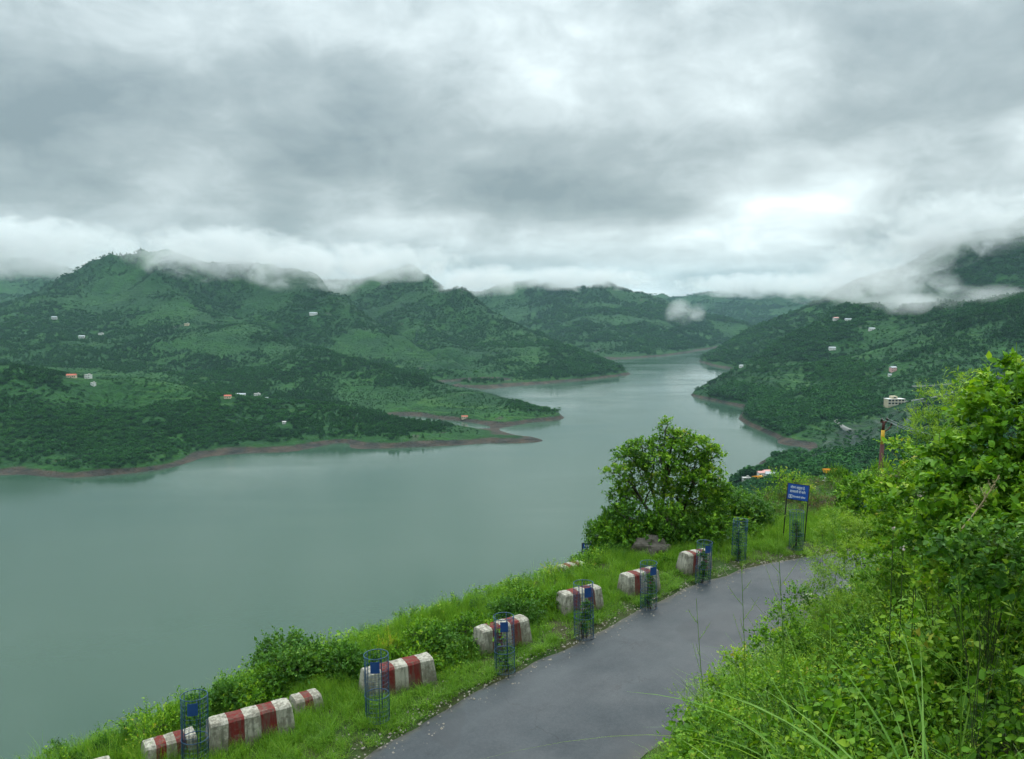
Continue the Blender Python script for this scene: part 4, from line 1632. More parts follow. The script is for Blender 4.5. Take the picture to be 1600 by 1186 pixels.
def vine(seed, n=64, r=0.4, leaf=0.070, tone=0.58):
    rg = np.random.default_rng(seed)
    a = rg.uniform(0, 6.28, n)
    q = r * np.sqrt(rg.random(n))
    P = np.stack([q * np.cos(a), q * np.sin(a), rg.uniform(0.08, 0.42, n) * (1 - 0.5 * q / r)], 1)
    D = unit(np.stack([np.cos(a), np.sin(a), rg.normal(size=n) * 0.35 - 0.2], 1) + rg.normal(size=(n, 3)) * 0.5)
    N = unit(rg.normal(size=(n, 3)) * 0.4 + np.array([0, 0, 1]))
    la = leaf_arrays(P, D, N, leaf * rg.uniform(0.5, 1.35, n), T_HEART, np.clip(tone + 0.16 * rg.normal(size=n), 0, 1))
    st = stems_arrays([(np.stack([np.array([0, 0, 0]) + rg.normal(size=3) * 0.03, P[i] * np.array([0.6, 0.6, 0.5]), P[i]]), 0.003, 0.0015) for i in range(0, n, 2)], 0.3, 3)
    return join_arrays([la, st])


HERB = [proto('herb', herb(400 + i, 7, 0.55, 0.060, 13, tone=0.48), M_LEAF) for i in range(4)]
HERB += [proto('fine_herb', herb(410 + i, 9, 0.55, 0.030, 22, T_FOLD, 0.55), M_LEAF) for i in range(3)]
HERB += [proto('feathery_herb', herb(420 + i, 8, 0.70, 0.045, 48, T_SLIM, 0.5, spread=0.7), M_FEATH) for i in range(3)]
HERB += [proto('vine', vine(430 + i), M_LEAF) for i in range(3)]
HERB += [proto('grass_tuft_tall', blades(np.random.default_rng(440 + i), 26, 0.62, 0.009, 1.0, 0.7, 0.06, 5, 0.5), M_BLADE) for i in range(2)]
HERB += [proto('dark_herb', herb(450 + i, 7, 0.5, 0.042, 16, tone=0.45), M_DARK) for i in range(2)]
HERB += [proto('dry_herb', herb(460 + i, 8, 0.55, 0.034, 18, tone=0.5), M_BROWN) for i in range(2)]


def rand_pts(n, x0, x1, y0, y1):
    return rgp.uniform(x0, x1, n), rgp.uniform(y0, y1, n)


# verge grass on the lake side, and the strip at the foot of the bank
x, y = rand_pts(150000, -16, 24, 4, 44)
s, arc = edge_s(x, y)
vw = np.interp(x, [-9, -5, -2, 2, 3.5, 6, 9, 12, 20], [3.4, 3.3, 3.0, 2.5, 2.7, 5.0, 5.4, 7.0, 12.0])
jag = (fbm(x, y, 0.7, 3) - 0.5) * 0.5
dens = np.where(fbm(x + 30, y, 1.6, 3) > 0.33, 1.0, 0.25)
vg = np.where(x > 5, 3.0 + 1.2 * (fbm(x, y, 2.0, 2) - 0.5), vw)
ok = ((s < -0.10 + jag * 0.6) & (s > -vg - 0.6) | ((s > RW + 0.05 + jag * 0.5) & (s < RW + 1.2))) & (rgp.random(len(x)) < dens * np.where(y < 30, 0.62, 0.3))
ok &= (np.abs(x) < 0.75 * y + 3)
x, y, s = x[ok], y[ok], s[ok]
z = terrain(x, y) - 0.01
n = len(x)
big = (fbm(x, y, 1.1, 3) > 0.60) & (rgp.random(n) < 0.13)
pick = np.where(big, 4 + rgp.integers(0, 3, n), rgp.integers(0, 4, n))
rot = np.stack([rgp.normal(size=n) * 0.12, rgp.normal(size=n) * 0.12, rgp.uniform(0, 6.28, n)], 1)
hs = (0.55 + 0.9 * fbm(x - 8, y, 0.9, 3)) * np.clip(0.55 + 0.7 * np.abs(np.where(s < 0, s, s - RW)), 0.5, 1.2)
hs = hs * (1 + 0.55 * sstep(0.7, 1.6, -s))
scl = np.stack([np.ones(n) * 1.1, np.ones(n) * 1.1, hs * np.where(big, 0.8, 1.15)], 1)
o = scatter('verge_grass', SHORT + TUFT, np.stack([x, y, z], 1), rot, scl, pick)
tag(o, 'short bright green grass covering the verge along the road', 'grass', kind='stuff')
print('verge grass', n)

# low weeds on the verge and on the lip of the slope
x, y = rand_pts(15000, -16, 26, 6, 46)
s, arc = edge_s(x, y)
vw = np.interp(x, [-9, -5, -2, 2, 3.5, 6, 9, 12, 20], [3.4, 3.3, 3.0, 2.5, 2.7, 5.0, 5.4, 7.0, 12.0])
vl = np.where(x > 5, 3.0, vw)
lip = (s < -vl + 0.2) & (s > -vw - 2.6)
onv = (s < -0.6) & (s >= -vl + 0.5) & (fbm(x, y, 1.3, 3) > 0.56)
ok = (lip & (rgp.random(len(x)) < 0.9)) | (onv & (rgp.random(len(x)) < 0.30))
x, y, lip = x[ok], y[ok], lip[ok]
n = len(x)
P = np.stack([x, y, terrain(x, y) - 0.02], 1)
pick = rgp.choice([0, 1, 2, 3, 4, 5, 6, 10, 11, 15, 16, 13], n)
far_ = (x > 7) & lip
pick = np.where(far_, rgp.choice([15, 16, 17, 18, 15, 17, 4, 0, 13], n), pick)
rot = np.stack([rgp.normal(size=n) * 0.15, rgp.normal(size=n) * 0.15, rgp.uniform(0, 6.28, n)], 1)
o = scatter('verge_weeds', HERB, P, rot, np.where(lip, rgp.uniform(0.5, 1.0, n), rgp.uniform(0.22, 0.5, n)), pick)
tag(o, 'low leafy weeds growing through the verge grass and along the lip of the slope', 'weeds', kind='stuff')
print('weeds', n)

# overgrown bank between the viewer and the road
x, y = rand_pts(60000, -1.5, 22, 1.2, 30)
s, arc = edge_s(x, y)
u = s - RW
r = np.hypot(x, y)
keep = np.clip(7.0 / r, 0.18, 1.0) * 0.55
ok = (u > 0.15) & (u < 9.6) & (x > 0.03 * y + 0.1) & (x < 0.95 * y + 1.2) & (r > 2.1) & (rgp.random(len(x)) < keep * np.where(fbm(x + 70, y - 20, 0.55, 2) > 0.36, 1.0, 0.15))
x, y, u, r = x[ok], y[ok], u[ok], r[ok]
n = len(x)
P = np.stack([x, y, terrain(x, y) - 0.03], 1)
f1 = fbm(x, y, 1.0, 3)
f2 = fbm(x + 40, y + 9, 1.2, 3)
pick = np.empty(n, int)
ch = rgp.random(n)
for i in range(n):
    if f1[i] > 0.60:
        w_ = [7, 8, 9, 7, 8, 9, 4, 13]
    elif f2[i] > 0.60:
        w_ = [10, 11, 12, 0, 1, 10]
    elif f2[i] < 0.40:
        w_ = [4, 5, 6, 15, 16, 4]
    else:
        w_ = [0, 1, 2, 3, 0, 1, 5, 13, 14, 15, 10]
    pick[i] = w_[int(ch[i] * len(w_))]
rot = np.stack([rgp.normal(size=n) * 0.18 + 0.0, rgp.normal(size=n) * 0.18 - 0.1, rgp.uniform(0, 6.28, n)], 1)
hh = rgp.uniform(0.75, 1.35, n) * np.clip(0.25 + 3.2 * (fbm(x - 5, y + 3, 0.8, 2) - 0.28), 0.25, 1.75) * np.clip(0.45 + u * 0.35, 0.45, 1.1)
hh = np.where((pick >= 10) & (pick <= 12), np.clip(hh, 0.3, 0.85), np.clip(hh, 0.25, 1.45))
tz = P[:, 2] + hh * 0.55
tpx = 800 + F * x / y
tpy = 470 + (H - tz) / y * F
lim = np.interp(tpy, [870, 925, 985, 1045, 1120, 1186], [1268, 1245, 1195, 1125, 1095, 1062])
k_ = tpx > lim
P, rot, hh, pick = P[k_], rot[k_], hh[k_], pick[k_]
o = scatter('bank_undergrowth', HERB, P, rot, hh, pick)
tag(o, 'dense mixed undergrowth of herbs, vines and grass covering the near bank', 'undergrowth', kind='stuff')
print('bank', n)

# ================================================================ SHRUBS AND TALL PLANTS OF THE BANK
def px_shrub(label, d, lobes, leaf, mat, base_px, seed, tw=150, twl=0.16, K=10, tmpl=T_OVATE, tone=0.45, droop=0.15, stem_r=0.0035, depth=0.9, name='shrub', bd=0.0):
    b = at(base_px, 700, d + bd)
    b[2] = gz(b[0], b[1]) - 0.05
    rel = []
    for (px, py, dd, wpx, hpx) in lobes:
        c = at(px, py, d + dd)
        k = (d + dd) / F / 2
        rel.append((c[0] - b[0], c[1] - b[1], c[2] - b[2], wpx * k, wpx * k * depth, hpx * k))
    fa, sa = shrub_meshes(seed, rel, leaf, K, tw, twl, tmpl, tone, droop, stem_r)
    root = empty(name, b)
    tag(root, label, 'shrub', 'shrubs of the near bank')
    link('foliage', proto('foliage', fa, mat), parent=root)
    link('stems', proto('stems', sa, M_STEM), parent=root)
    return root


px_shrub('large leafy shrub filling the right edge of the picture', 6.3,
         [(1560, 605, 0, 60, 50), (1590, 590, 0.3, 60, 50), (1610, 630, -0.1, 90, 80), (1545, 640, -0.2, 80, 70), (1515, 660, 0.1, 70, 60), (1580, 680, -0.4, 110, 80), (1520, 705, -0.3, 90, 70), (1475, 720, 0.2, 80, 60),
          (1610, 730, -0.5, 110, 90), (1555, 750, -0.6, 110, 80), (1490, 765, -0.3, 100, 70), (1440, 770, 0.2, 80, 50), (1530, 810, -0.6, 120, 80), (1600, 810, -0.8, 110, 90), (1470, 815, -0.3, 90, 60), (1500, 860, -0.4, 120, 70), (1440, 850, 0, 90, 60), (1590, 870, -0.8, 120, 80), (1540, 900, -0.6, 120, 70), (1470, 900, -0.3, 110, 60), (1600, 940, -0.9, 110, 70),
          (1570, 570, 0.2, 26, 34), (1535, 600, 0.2, 30, 40)], 0.058, M_LEAF, 1560, 501, tw=210, tone=0.48)
px_shrub('light feathery shrub left of the large shrub, against the far hillside', 7.6,
         [(1490, 630, 0, 60, 60), (1460, 655, 0.2, 60, 50), (1430, 660, 0.4, 30, 50), (1510, 615, 0.1, 40, 50), (1475, 685, 0, 80, 50), (1440, 690, 0.1, 50, 40), (1470, 730, 0, 90, 60), (1450, 780, 0, 90, 60), (1480, 830, -0.2, 90, 60), (1500, 590, 0.3, 20, 40), (1442, 625, 0.3, 12, 50), (1465, 620, 0.3, 12, 40)],
         0.045, M_FEATH, 1480, 502, tw=170, twl=0.24, K=22, tmpl=T_SLIM, tone=0.62, droop=0.05)
px_shrub('yellow green leafy shrub right of the power pole', 9.5,
         [(1405, 700, 0, 40, 30), (1430, 715, 0.2, 50, 40), (1415, 740, 0, 60, 40), (1450, 750, -0.2, 70, 50), (1395, 765, 0.1, 70, 40), (1430, 780, -0.2, 90, 50), (1470, 735, 0.2, 50, 40), (1390, 790, 0.3, 60, 40), (1420, 830, 0, 110, 60), (1400, 870, -0.2, 110, 60), (1440, 900, -0.2, 110, 60), (1380, 910, 0, 90, 50)],
         0.055, M_LEAF, 1430, 503, tw=150, twl=0.2, tone=0.52)
px_shrub('low green shrub under the power pole at the top of the bank', 13.0,
         [(1350, 760, 0, 50, 40), (1380, 770, 0.3, 60, 40), (1325, 775, 0.2, 50, 36), (1365, 790, 0, 80, 44), (1400, 805, -0.4, 80, 50), (1330, 805, 0, 70, 40), (1360, 840, 0, 100, 50), (1330, 860, 0, 70, 50), (1390, 850, -0.3, 80, 50)], 0.06, M_LEAF, 1360, 504, tw=110, twl=0.2, tone=0.45)
px_shrub('dark leaved shrub in the shade below the large shrub', 5.0,
         [(1560, 850, 0, 130, 80), (1490, 865, 0.2, 110, 70), (1600, 900, -0.2, 110, 90), (1530, 915, 0, 100, 60)], 0.045, M_DARK, 1550, 505, tw=170, tone=0.42)
px_shrub('dense small leaved shrub overhanging the road edge', 8.2,
         [(1150, 1035, 0, 60, 44), (1195, 1000, 0.3, 66, 56), (1120, 1075, -0.3, 60, 56), (1225, 965, 0.6, 60, 50), (1245, 935, 0.9, 50, 50), (1115, 1120, -0.7, 60, 60), (1240, 1000, 0.4, 70, 60), (1190, 1080, -0.5, 90, 60), (1150, 1130, -0.9, 80, 60), (1240, 1060, -0.2, 90, 60)], 0.036, M_LEAF, 1200, 506, tw=260, twl=0.16, tmpl=T_FOLD, tone=0.40, bd=0.3)
px_shrub('bushy green weeds rising beside the far end of the road', 11.5,
         [(1285, 838, 0, 36, 60), (1300, 812, 0.2, 40, 50), (1325, 825, 0.3, 60, 50), (1282, 880, -0.2, 50, 60), (1340, 870, -0.3, 80, 60), (1305, 905, -0.6, 80, 60), (1275, 925, -0.3, 50, 50), (1320, 950, -0.8, 90, 60), (1270, 965, -0.8, 60, 50), (1360, 830, 0.2, 60, 50)], 0.045, M_FEATH, 1310, 507, tw=260, twl=0.2, K=14, tmpl=T_SLIM, tone=0.5)


# arching grass clumps
def grass_clump(label, px, py, d, n, h, w, seed, tone=0.7, lean=0.8):
    p = at(px, py, d)
    p[2] = gz(p[0], p[1])
    rg = np.random.default_rng(seed)
    root = empty('grass_clump', p)
    tag(root, label, 'grass clump', 'long arching grass clumps on the bank')
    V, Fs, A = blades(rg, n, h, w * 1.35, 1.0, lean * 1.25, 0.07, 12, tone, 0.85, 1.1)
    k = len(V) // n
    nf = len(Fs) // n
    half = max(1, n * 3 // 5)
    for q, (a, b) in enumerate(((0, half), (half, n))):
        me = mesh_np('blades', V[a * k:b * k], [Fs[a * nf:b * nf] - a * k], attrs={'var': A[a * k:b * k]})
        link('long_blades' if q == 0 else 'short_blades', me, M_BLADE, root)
        if q:
            root.children[-1].scale = (0.8, 0.8, 0.7)
    return root


grass_clump('clump of long arching grass in the middle of the near bank', 1385, 1080, 4.0, 34, 1.75, 0.018, 601)
grass_clump('long grass arching left over the dark hollow in the bank', 1330, 1100, 3.6, 30, 1.6, 0.017, 602)
grass_clump('tall grass blades bending right near the large shrub', 1480, 980, 4.4, 24, 1.7, 0.018, 603)
grass_clump('grass clump leaning out over the asphalt from the bank', 1285, 990, 6.6, 26, 1.8, 0.018, 604)
grass_clump('grass clump at the upper edge of the bank by the road end', 1300, 860, 8.5, 24, 1.35, 0.014, 605, 0.55)
grass_clump('grass clump on the lower bank with blades over the asphalt', 1200, 1090, 6.2, 22, 1.3, 0.016, 607)
grass_clump('fountain of grass low in the middle of the bank', 1300, 1150, 3.3, 26, 1.2, 0.014, 608)
grass_clump('sparse tall grass under the right edge shrub', 1560, 960, 3.8, 12, 0.9, 0.012, 606)


# slender weeds with whorled side shoots
def stalk(label, px0, py0, px1, py1, d, seed, straw=False, nb=16):
    rg = np.random.default_rng(seed)
    top = at(px1, py1, d)
    b = at(px0, py0, d)
    if not straw:
        b[2] = min(b[2], gz(b[0], b[1]) + 0.02)
    L = top - b
    root = empty('tall_weed', b)
    tag(root, label, 'weed', 'slender tall weeds of the bank')
    t_ = np.linspace(0, 1, 9)[:, None]
    bend = np.array([rg.normal() * 0.06, 0, 0])
    pts = t_ * L + np.sin(t_ * math.pi) * bend
    link('stem', proto('stem', stems_arrays([(pts, 0.006, 0.002)], 0.6, 5), M_STRAW if straw else M_FEATH), parent=root)
    paths, O, D = [], [], []
    for k in range(nb):
        u = 0.35 + 0.62 * k / nb
        c = u * L + math.sin(u * math.pi) * bend
        a = k * 2.4
        dv = unit(np.array([math.cos(a), math.sin(a), 1.1])) * np.linalg.norm(L) * 0.17 * (1.1 - u) * 1.6
        paths.append((np.stack([c, c + dv * 0.55, c + dv + np.array([0, 0, 0.02])]), 0.003, 0.0012))
        O.append(c)
        D.append(dv)
    O, D = np.array(O), np.array(D)
    ln = np.linalg.norm(D, axis=1)
    fa = sprays(rg, O, unit(D), ln, 12, 0.022, T_SLIM, np.full(nb, 0.75), spread=0.6, droop=0.0)
    link('side_shoots', proto('side_shoots', join_arrays([fa, stems_arrays(paths, 0.65, 3)]), M_STRAW if straw else M_FEATH), parent=root)


stalk('pale slender weed standing in front of the verge below the notice board', 1236, 985, 1208, 742, 7.6, 701)
stalk('thin weed stalk leaning left across the road', 1150, 1030, 1088, 935, 7.0, 702, nb=10)
stalk('tall weed with whorled shoots left of the large shrub', 1520, 905, 1498, 820, 4.4, 703)
stalk('weed stalk crossing the asphalt near the marker stone', 1185, 1010, 1158, 865, 7.4, 704, nb=12)
stalk('upright weed at the right edge above the large shrub', 1592, 640, 1588, 535, 6.0, 705, nb=12)
stalk('dry straw coloured seed stalk bending over the dark gap in the large shrub', 1500, 830, 1562, 742, 5.2, 706, True, 9)


# broad leaved plant at the right edge, heart leaved vine at the bottom
def leafy_plant(label, px, py, d, leaves, size, tmpl, mat, seed, tone, name, hgt=0.45):
    for d in np.linspace(1.9, 9, 150):
        p = at(px, py, d)
        if p[2] - gz(p[0], p[1]) < hgt:
            break
    g = gz(p[0], p[1])
    top = p[2] + 0.02
    p[2] = g
    H_ = max(0.25, top - g)
    rg = np.random.default_rng(seed)
    root = empty(name, p)
    tag(root, label, 'plant')
    t_ = np.linspace(0, 1, 6)[:, None]
    link('stem', proto('stem', stems_arrays([(t_ * np.array([0.03, -0.02, H_]), 0.0045, 0.003)], 0.2, 6), M_STEM), parent=root)
    for k in range(leaves):
        u = 0.45 + 0.55 * k / leaves
        a = k * 2.399 + seed
        c = np.array([0.03 * u, -0.02 * u, H_ * u])
        st = np.array([math.cos(a), math.sin(a), 0.25 + 0.5 * (u - 0.5)]) * size * 0.75
        dd = unit(np.array([math.cos(a), math.sin(a), -0.25 + 0.5 * (u - 0.6)]))
        s_ = size * rg.uniform(0.75, 1.15) * (1.15 - 0.45 * u)
        la = leaf_arrays((c + st)[None], dd[None], unit(np.array([[rg.normal() * 0.2, rg.normal() * 0.2, 1.0]])), np.array([s_]), tmpl, np.array([tone + rg.normal() * 0.07]))
        sa = stems_arrays([(np.stack([c, c + st * 0.6 + np.array([0, 0, 0.004]), c + st]), 0.003, 0.002)], 0.4, 4)
        link('leaf', proto('leaf', join_arrays([la, sa]), mat), parent=root)


leafy_plant('dark broad leaved seedling at the right edge of the near bank', 1575, 1035, 2.9, 13, 0.12, T_OVATE, M_DARK, 801, 0.62, 'broadleaf_seedling')
leafy_plant('heart leaved vine shoot at the bottom edge of the picture', 1432, 1160, 2.6, 7, 0.075, T_HEART, M_LEAF, 802, 0.66, 'heart_leaf_vine')
leafy_plant('heart leaved climber beside the grass clump', 1500, 1090, 2.9, 9, 0.07, T_HEART, M_LEAF, 803, 0.62, 'heart_leaf_vine')
leafy_plant('fresh green heart leaved vine above the seedling', 1540, 985, 3.4, 9, 0.08, T_HEART, M_LEAF, 804, 0.66, 'heart_leaf_vine')


# pale pink flower heads
def flower(label, px, py, d, r, seed):
    rg = np.random.default_rng(seed)
    p = at(px, py, d)
    root = empty('flower', p)
    tag(root, label, 'flower', 'pale pink flowers on the bank')
    n = 16
    P = rg.normal(size=(n, 3)) * r * 0.45
    la = leaf_arrays(P, rdir(rg, n, 0.2), rdir(rg, n, 0.8), r * rg.uniform(0.6, 1.1, n), T_OVATE, np.zeros(n))
    link('petals', proto('petals', la, M_PETAL), parent=root)
    g = gz(p[0], p[1]) - p[2]
    link('stem', proto('stem', stems_arrays([(np.stack([np.zeros(3), np.array([0.02, 0.02, g * 0.5]), np.array([0.05, 0.05, g])]), 0.003, 0.005)], 0.4, 4), M_STEM), parent=root)


flower('largest pale pink flower head in front of the green shrub', 1437, 772, 7.4, 0.035, 901)
flower('small white flower head left below the pink one', 1396, 826, 7.6, 0.026, 902)
flower('pinkish flower low among the herbs', 1411, 858, 7.0, 0.024, 903)
flower('whitish flower just right of the pinkish low one', 1430, 856, 7.0, 0.02, 904)

# saplings inside some of the tree guards
for i, lab in ((3, 'dark sapling inside the fourth tree guard from the left'), (4, 'leafy sapling inside the guard below the boulder'), (5, 'sapling inside the guard at the farthest block'),
               (6, 'bushy sapling inside the lone guard left of the notice board'), (7, 'sapling inside the guard between the notice board posts'), (2, 'thin sapling inside the guard before the fourth block from the bend')):
    p = GUARD_POS[i]
    root = empty('sapling', (p[0], p[1], p[2] - 0.02))
    tag(root, lab, 'sapling', 'saplings inside the tree guards')
    rg = np.random.default_rng(950 + i)
    lb = [(rg.normal() * 0.03, rg.normal() * 0.03, 0.25 + 0.28 * k, 0.13, 0.13, 0.16) for k in range(3 if i != 2 else 1)]
    fa, sa = shrub_meshes(960 + i, lb, 0.06, 8, 260, 0.12, T_FOLD, 0.35)
    link('foliage', proto('foliage', fa, M_DARK), parent=root)
    link('stem', proto('stem', sa, M_BARK), parent=root)
# ================================================================ WOODS ON THE FAR SLOPES
def crown_proto(seed, conifer=False):
    """a distant tree of unit height: trunk, lumpy crown and ragged leaf clumps"""
    rg = np.random.default_rng(seed)
    parts = []
    parts.append(stems_arrays([(np.array([(0, 0, -0.12), (0.01, 0, 0.25), (0.0, 0.02, 0.6)]), 0.03, 0.012)], 0.0, 4))
    n = 150
    if conifer:
        zz = rg.uniform(0.15, 1.0, n) ** 0.9
        rr = (1.05 - zz) * 0.30 * rg.uniform(0.5, 1.1, n)
        a = rg.uniform(0, 6.28, n)
        P = np.stack([rr * np.cos(a), rr * np.sin(a), zz], 1)
        D = unit(np.stack([np.cos(a), np.sin(a), rg.normal(size=n) * 0.3 - 0.25], 1))
        tone = 0.25 + 0.3 * zz + 0.1 * rg.normal(size=n)
        S = 0.16 * rg.uniform(0.6, 1.3, n)
    else:
        k = rg.integers(4, 8)
        C = np.stack([rg.normal(size=k) * 0.20, rg.normal(size=k) * 0.20, rg.uniform(0.40, 0.80, k)], 1)
        R = rg.uniform(0.15, 0.26, k)
        idx = rg.integers(0, k, n)
        d = rdir(rg, n, 0.35)
        P = C[idx] + d * R[idx][:, None] * rg.uniform(0.75, 1.05, n)[:, None]
        D = unit(d + rdir(rg, n) * 0.9)
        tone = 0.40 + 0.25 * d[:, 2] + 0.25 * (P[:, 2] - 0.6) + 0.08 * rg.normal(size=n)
        S = 0.19 * rg.uniform(0.6, 1.3, n)
    N = unit(rg.normal(size=(n, 3)) * 0.7 + unit(P - np.array([0, 0, 0.4])) + np.array([0, 0, 0.5]))
    tm = (T_FOLD[0] * np.array([1.7, 1, 1]), T_FOLD[1])
    parts.append(leaf_arrays(P, D, N, S, tm, np.clip(tone, 0, 1)))
    return join_arrays(parts)


def wood_material():
    m, t = new_mat('far_foliage')
    oi = t.n('ShaderNodeObjectInfo')
    va = lf_attr(t, 'var')
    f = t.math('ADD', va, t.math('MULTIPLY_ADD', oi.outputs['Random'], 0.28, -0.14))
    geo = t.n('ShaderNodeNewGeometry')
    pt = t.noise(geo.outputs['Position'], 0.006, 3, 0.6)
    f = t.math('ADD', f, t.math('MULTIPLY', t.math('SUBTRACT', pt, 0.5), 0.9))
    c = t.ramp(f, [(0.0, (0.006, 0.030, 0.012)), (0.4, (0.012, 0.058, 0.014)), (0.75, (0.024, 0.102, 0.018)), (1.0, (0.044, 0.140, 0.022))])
    b = t.n('ShaderNodeBsdfPrincipled', {'Base Color': c, 'Roughness': 0.8, 'Specular IOR Level': 0.1})
    finish(t, b.outputs[0])
    return m


M_WOOD = wood_material()
CROWNS = [proto('crown', crown_proto(1000 + i), M_WOOD) for i in range(6)] + [proto('crown', crown_proto(1010 + i, True), M_WOOD) for i in range(2)]


def build_woods():
    rg = np.random.default_rng(2024)
    N = 330000
    a = np.radians(rg.uniform(-37, 37, N))
    r = np.exp(rg.uniform(math.log(540), math.log(6300), N))
    X, Y = r * np.sin(a), r * np.cos(a)
    Z = terrain(X, Y)
    pat = fbm(X, Y, 170, 4)
    belt = 2.2 + 4 * fbm(X + 11, Y - 7, 70, 4)
    rm = rock_mask(X, Y)
    front = (X < 60) & (r < 1180)
    fine = fbm(X + 3, Y + 5, 45, 3)
    prob = np.clip((pat - 0.34) * 6, 0.5, 1.0) * np.where(front, 0.8, 1.0) * np.clip((fine - 0.22) * 4, 0.25, 1) * np.clip((Z - belt) / 6, 0, 1) * (1 - rm * 0.8)
    for hp in HOUSE_P:
        rh = math.hypot(hp[0], hp[1])
        ux, uy = hp[0] / rh, hp[1] / rh
        al = X * ux + Y * uy - rh
        la = np.abs(X * uy - Y * ux)
        prob = np.where((la < 10) & (al < 7) & (al > -24), 0.0, prob)
    ok = rg.random(N) < prob
    X, Y, Z, r, pat = X[ok], Y[ok], Z[ok], r[ok], pat[ok]
    n = len(X)
    hgt = rg.uniform(2.6, 6.8, n) * np.clip(0.55 + (pat - 0.40) * 5, 0.5, 1.1) * np.clip(0.8 + r / 4500, 0.9, 1.9)
    hgt = np.where(X < 60, hgt * 0.62, hgt)
    pick = np.where((rg.random(n) < 0.06) | ((fbm(X - 400, Y, 260, 3) > 0.58) & (rg.random(n) < 0.6)), 6 + rg.integers(0, 2, n), rg.integers(0, 6, n))
    hgt = np.where(pick >= 6, hgt * 1.4, hgt)
    w = hgt * rg.uniform(1.1, 1.9, n)
    w = np.where(pick >= 6, hgt * 0.9, w)
    rot = np.stack([np.zeros(n), np.zeros(n), rg.uniform(0, 6.28, n)], 1)
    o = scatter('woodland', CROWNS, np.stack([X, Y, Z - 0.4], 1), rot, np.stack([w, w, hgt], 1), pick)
    tag(o, 'scrub and woodland covering the slopes on both sides of the lake', 'woodland', kind='stuff')
    print('woods', n)


HOUSE_P = []


def far_tree(label, px, py, h, k, group=None, name='shore_tree', d0=500.0):
    p = hit(px, py, d0)
    if p is None:
        return
    root = empty(name, p, k * 1.3)
    root.scale = (h * 0.9, h * 0.9, h)
    tag(root, label, 'tree', group)
    rg = np.random.default_rng(1100 + k)
    V, Fs, A = crown_proto(1100 + k, False)
    ns = 12
    nt = 16
    V = V.copy()
    V[ns:, 2] = 0.62 + (V[ns:, 2] - 0.6) * 0.75
    link('trunk', proto('trunk', stems_arrays([(np.array([(0, 0, -0.1), (0.02, 0, 0.3), (0.0, 0.02, 0.75)]), 0.04, 0.014)], 0.0, 5), M_BARK), parent=root)
    me = mesh_np('crown', V[ns:], [Fs[nt:] - ns], attrs={'var': A[ns:]})
    link('crown', me, M_WOOD, root)


for k, (px, py, h, lab) in enumerate(((1109, 603, 11, 'tree nearest the tip of the right hand headland'), (1116, 600, 10, 'second tree from the tip of the right hand headland'),
                                      (1127, 595, 12, 'third tree from the tip of the right hand headland'), (1133, 592, 11, 'fourth tree from the tip of the right hand headland'),
                                      (1142, 588, 13, 'tall tree fifth from the tip of the right hand headland'), (1150, 583, 12, 'tree farthest from the tip in the headland row'),
                                      (1122, 552, 13, 'dark tree on the crest of the far right headland'), (1131, 548, 13, 'tree higher up the crest of the far right headland'))):
    far_tree(lab, px, py, h, k, 'trees in a row on the headlands')

# ================================================================ HOUSES ON THE SLOPES
def far_mat(name, col):
    return mat_plain(name, col, 0.85, 0.15, 0.4)


MW = {'white': far_mat('limewash', (0.55, 0.55, 0.52)), 'cream': far_mat('cream_plaster', (0.48, 0.41, 0.28)), 'pink': far_mat('pink_plaster', (0.55, 0.33, 0.30)), 'grey': far_mat('grey_plaster', (0.38, 0.38, 0.36)),
      'red': far_mat('red_roof', (0.42, 0.12, 0.075)), 'tin': far_mat('tin_roof', (0.36, 0.39, 0.41)), 'slab': far_mat('slab_roof', (0.40, 0.39, 0.37)), 'rose': far_mat('rose_roof', (0.56, 0.30, 0.27)),
      'yellow': far_mat('yellow_paint', (0.68, 0.34, 0.03)), 'dark': far_mat('dark_opening', (0.018, 0.02, 0.022)), 'blue': far_mat('blue_tin', (0.08, 0.2, 0.36))}


def house(label, p, rz, w, dp, h, wall, roof, storeys=1, nwin=3, gable=True, group='houses scattered on the slopes'):
    HOUSE_P.append(p)
    root = empty('house', p, rz)
    root.scale = (0.68, 0.68, 0.68)
    tag(root, label, 'house', group)
    m = MB()
    m.box((0, 0, h / 2 - 1.5), (w, dp, h + 3.0))
    m.build('wall', MW[wall], root)
    m = MB()
    if gable:
        e = 0.5
        vs = [(-w / 2 - e, -dp / 2 - e, h), (w / 2 + e, -dp / 2 - e, h), (w / 2 + e, dp / 2 + e, h), (-w / 2 - e, dp / 2 + e, h), (-w / 2 - e, 0, h + dp * 0.3), (w / 2 + e, 0, h + dp * 0.3)]
        m.add(vs, [(0, 1, 5, 4), (2, 3, 4, 5), (0, 4, 3), (1, 2, 5), (3, 2, 1, 0)])
    else:
        m.box((0, 0, h + 0.15), (w + 0.8, dp + 0.8, 0.3))
        m.box((w * 0.2, 0, h + 1.2), (w * 0.25, dp * 0.4, 1.8))
    m.build('roof', MW[roof], root)
    for f in range(storeys):
        zz = h * (f + 0.55) / storeys
        for k in range(nwin):
            if f == 0 and k == nwin // 2:
                m = MB()
                m.box((-w / 2 + w * (k + 0.5) / nwin, -dp / 2 - 0.02, 1.1), (1.2, 0.16, 2.2))
                m.build('door', MW['dark'], root)
                continue
            m = MB()
            m.box((-w / 2 + w * (k + 0.5) / nwin, -dp / 2 - 0.02, zz), (min(1.6, w / nwin * 0.55), 0.14, 1.3))
            m.build('window', MW['dark'], root)
    return root


def house_px(label, px, py, rz, w, dp, h, wall, roof, **k):
    p = hit(px, py, 500)
    if p is None:
        print('no ground for house', px, py)
        return
    house(label, p, rz, w, dp, h, wall, roof, **k)


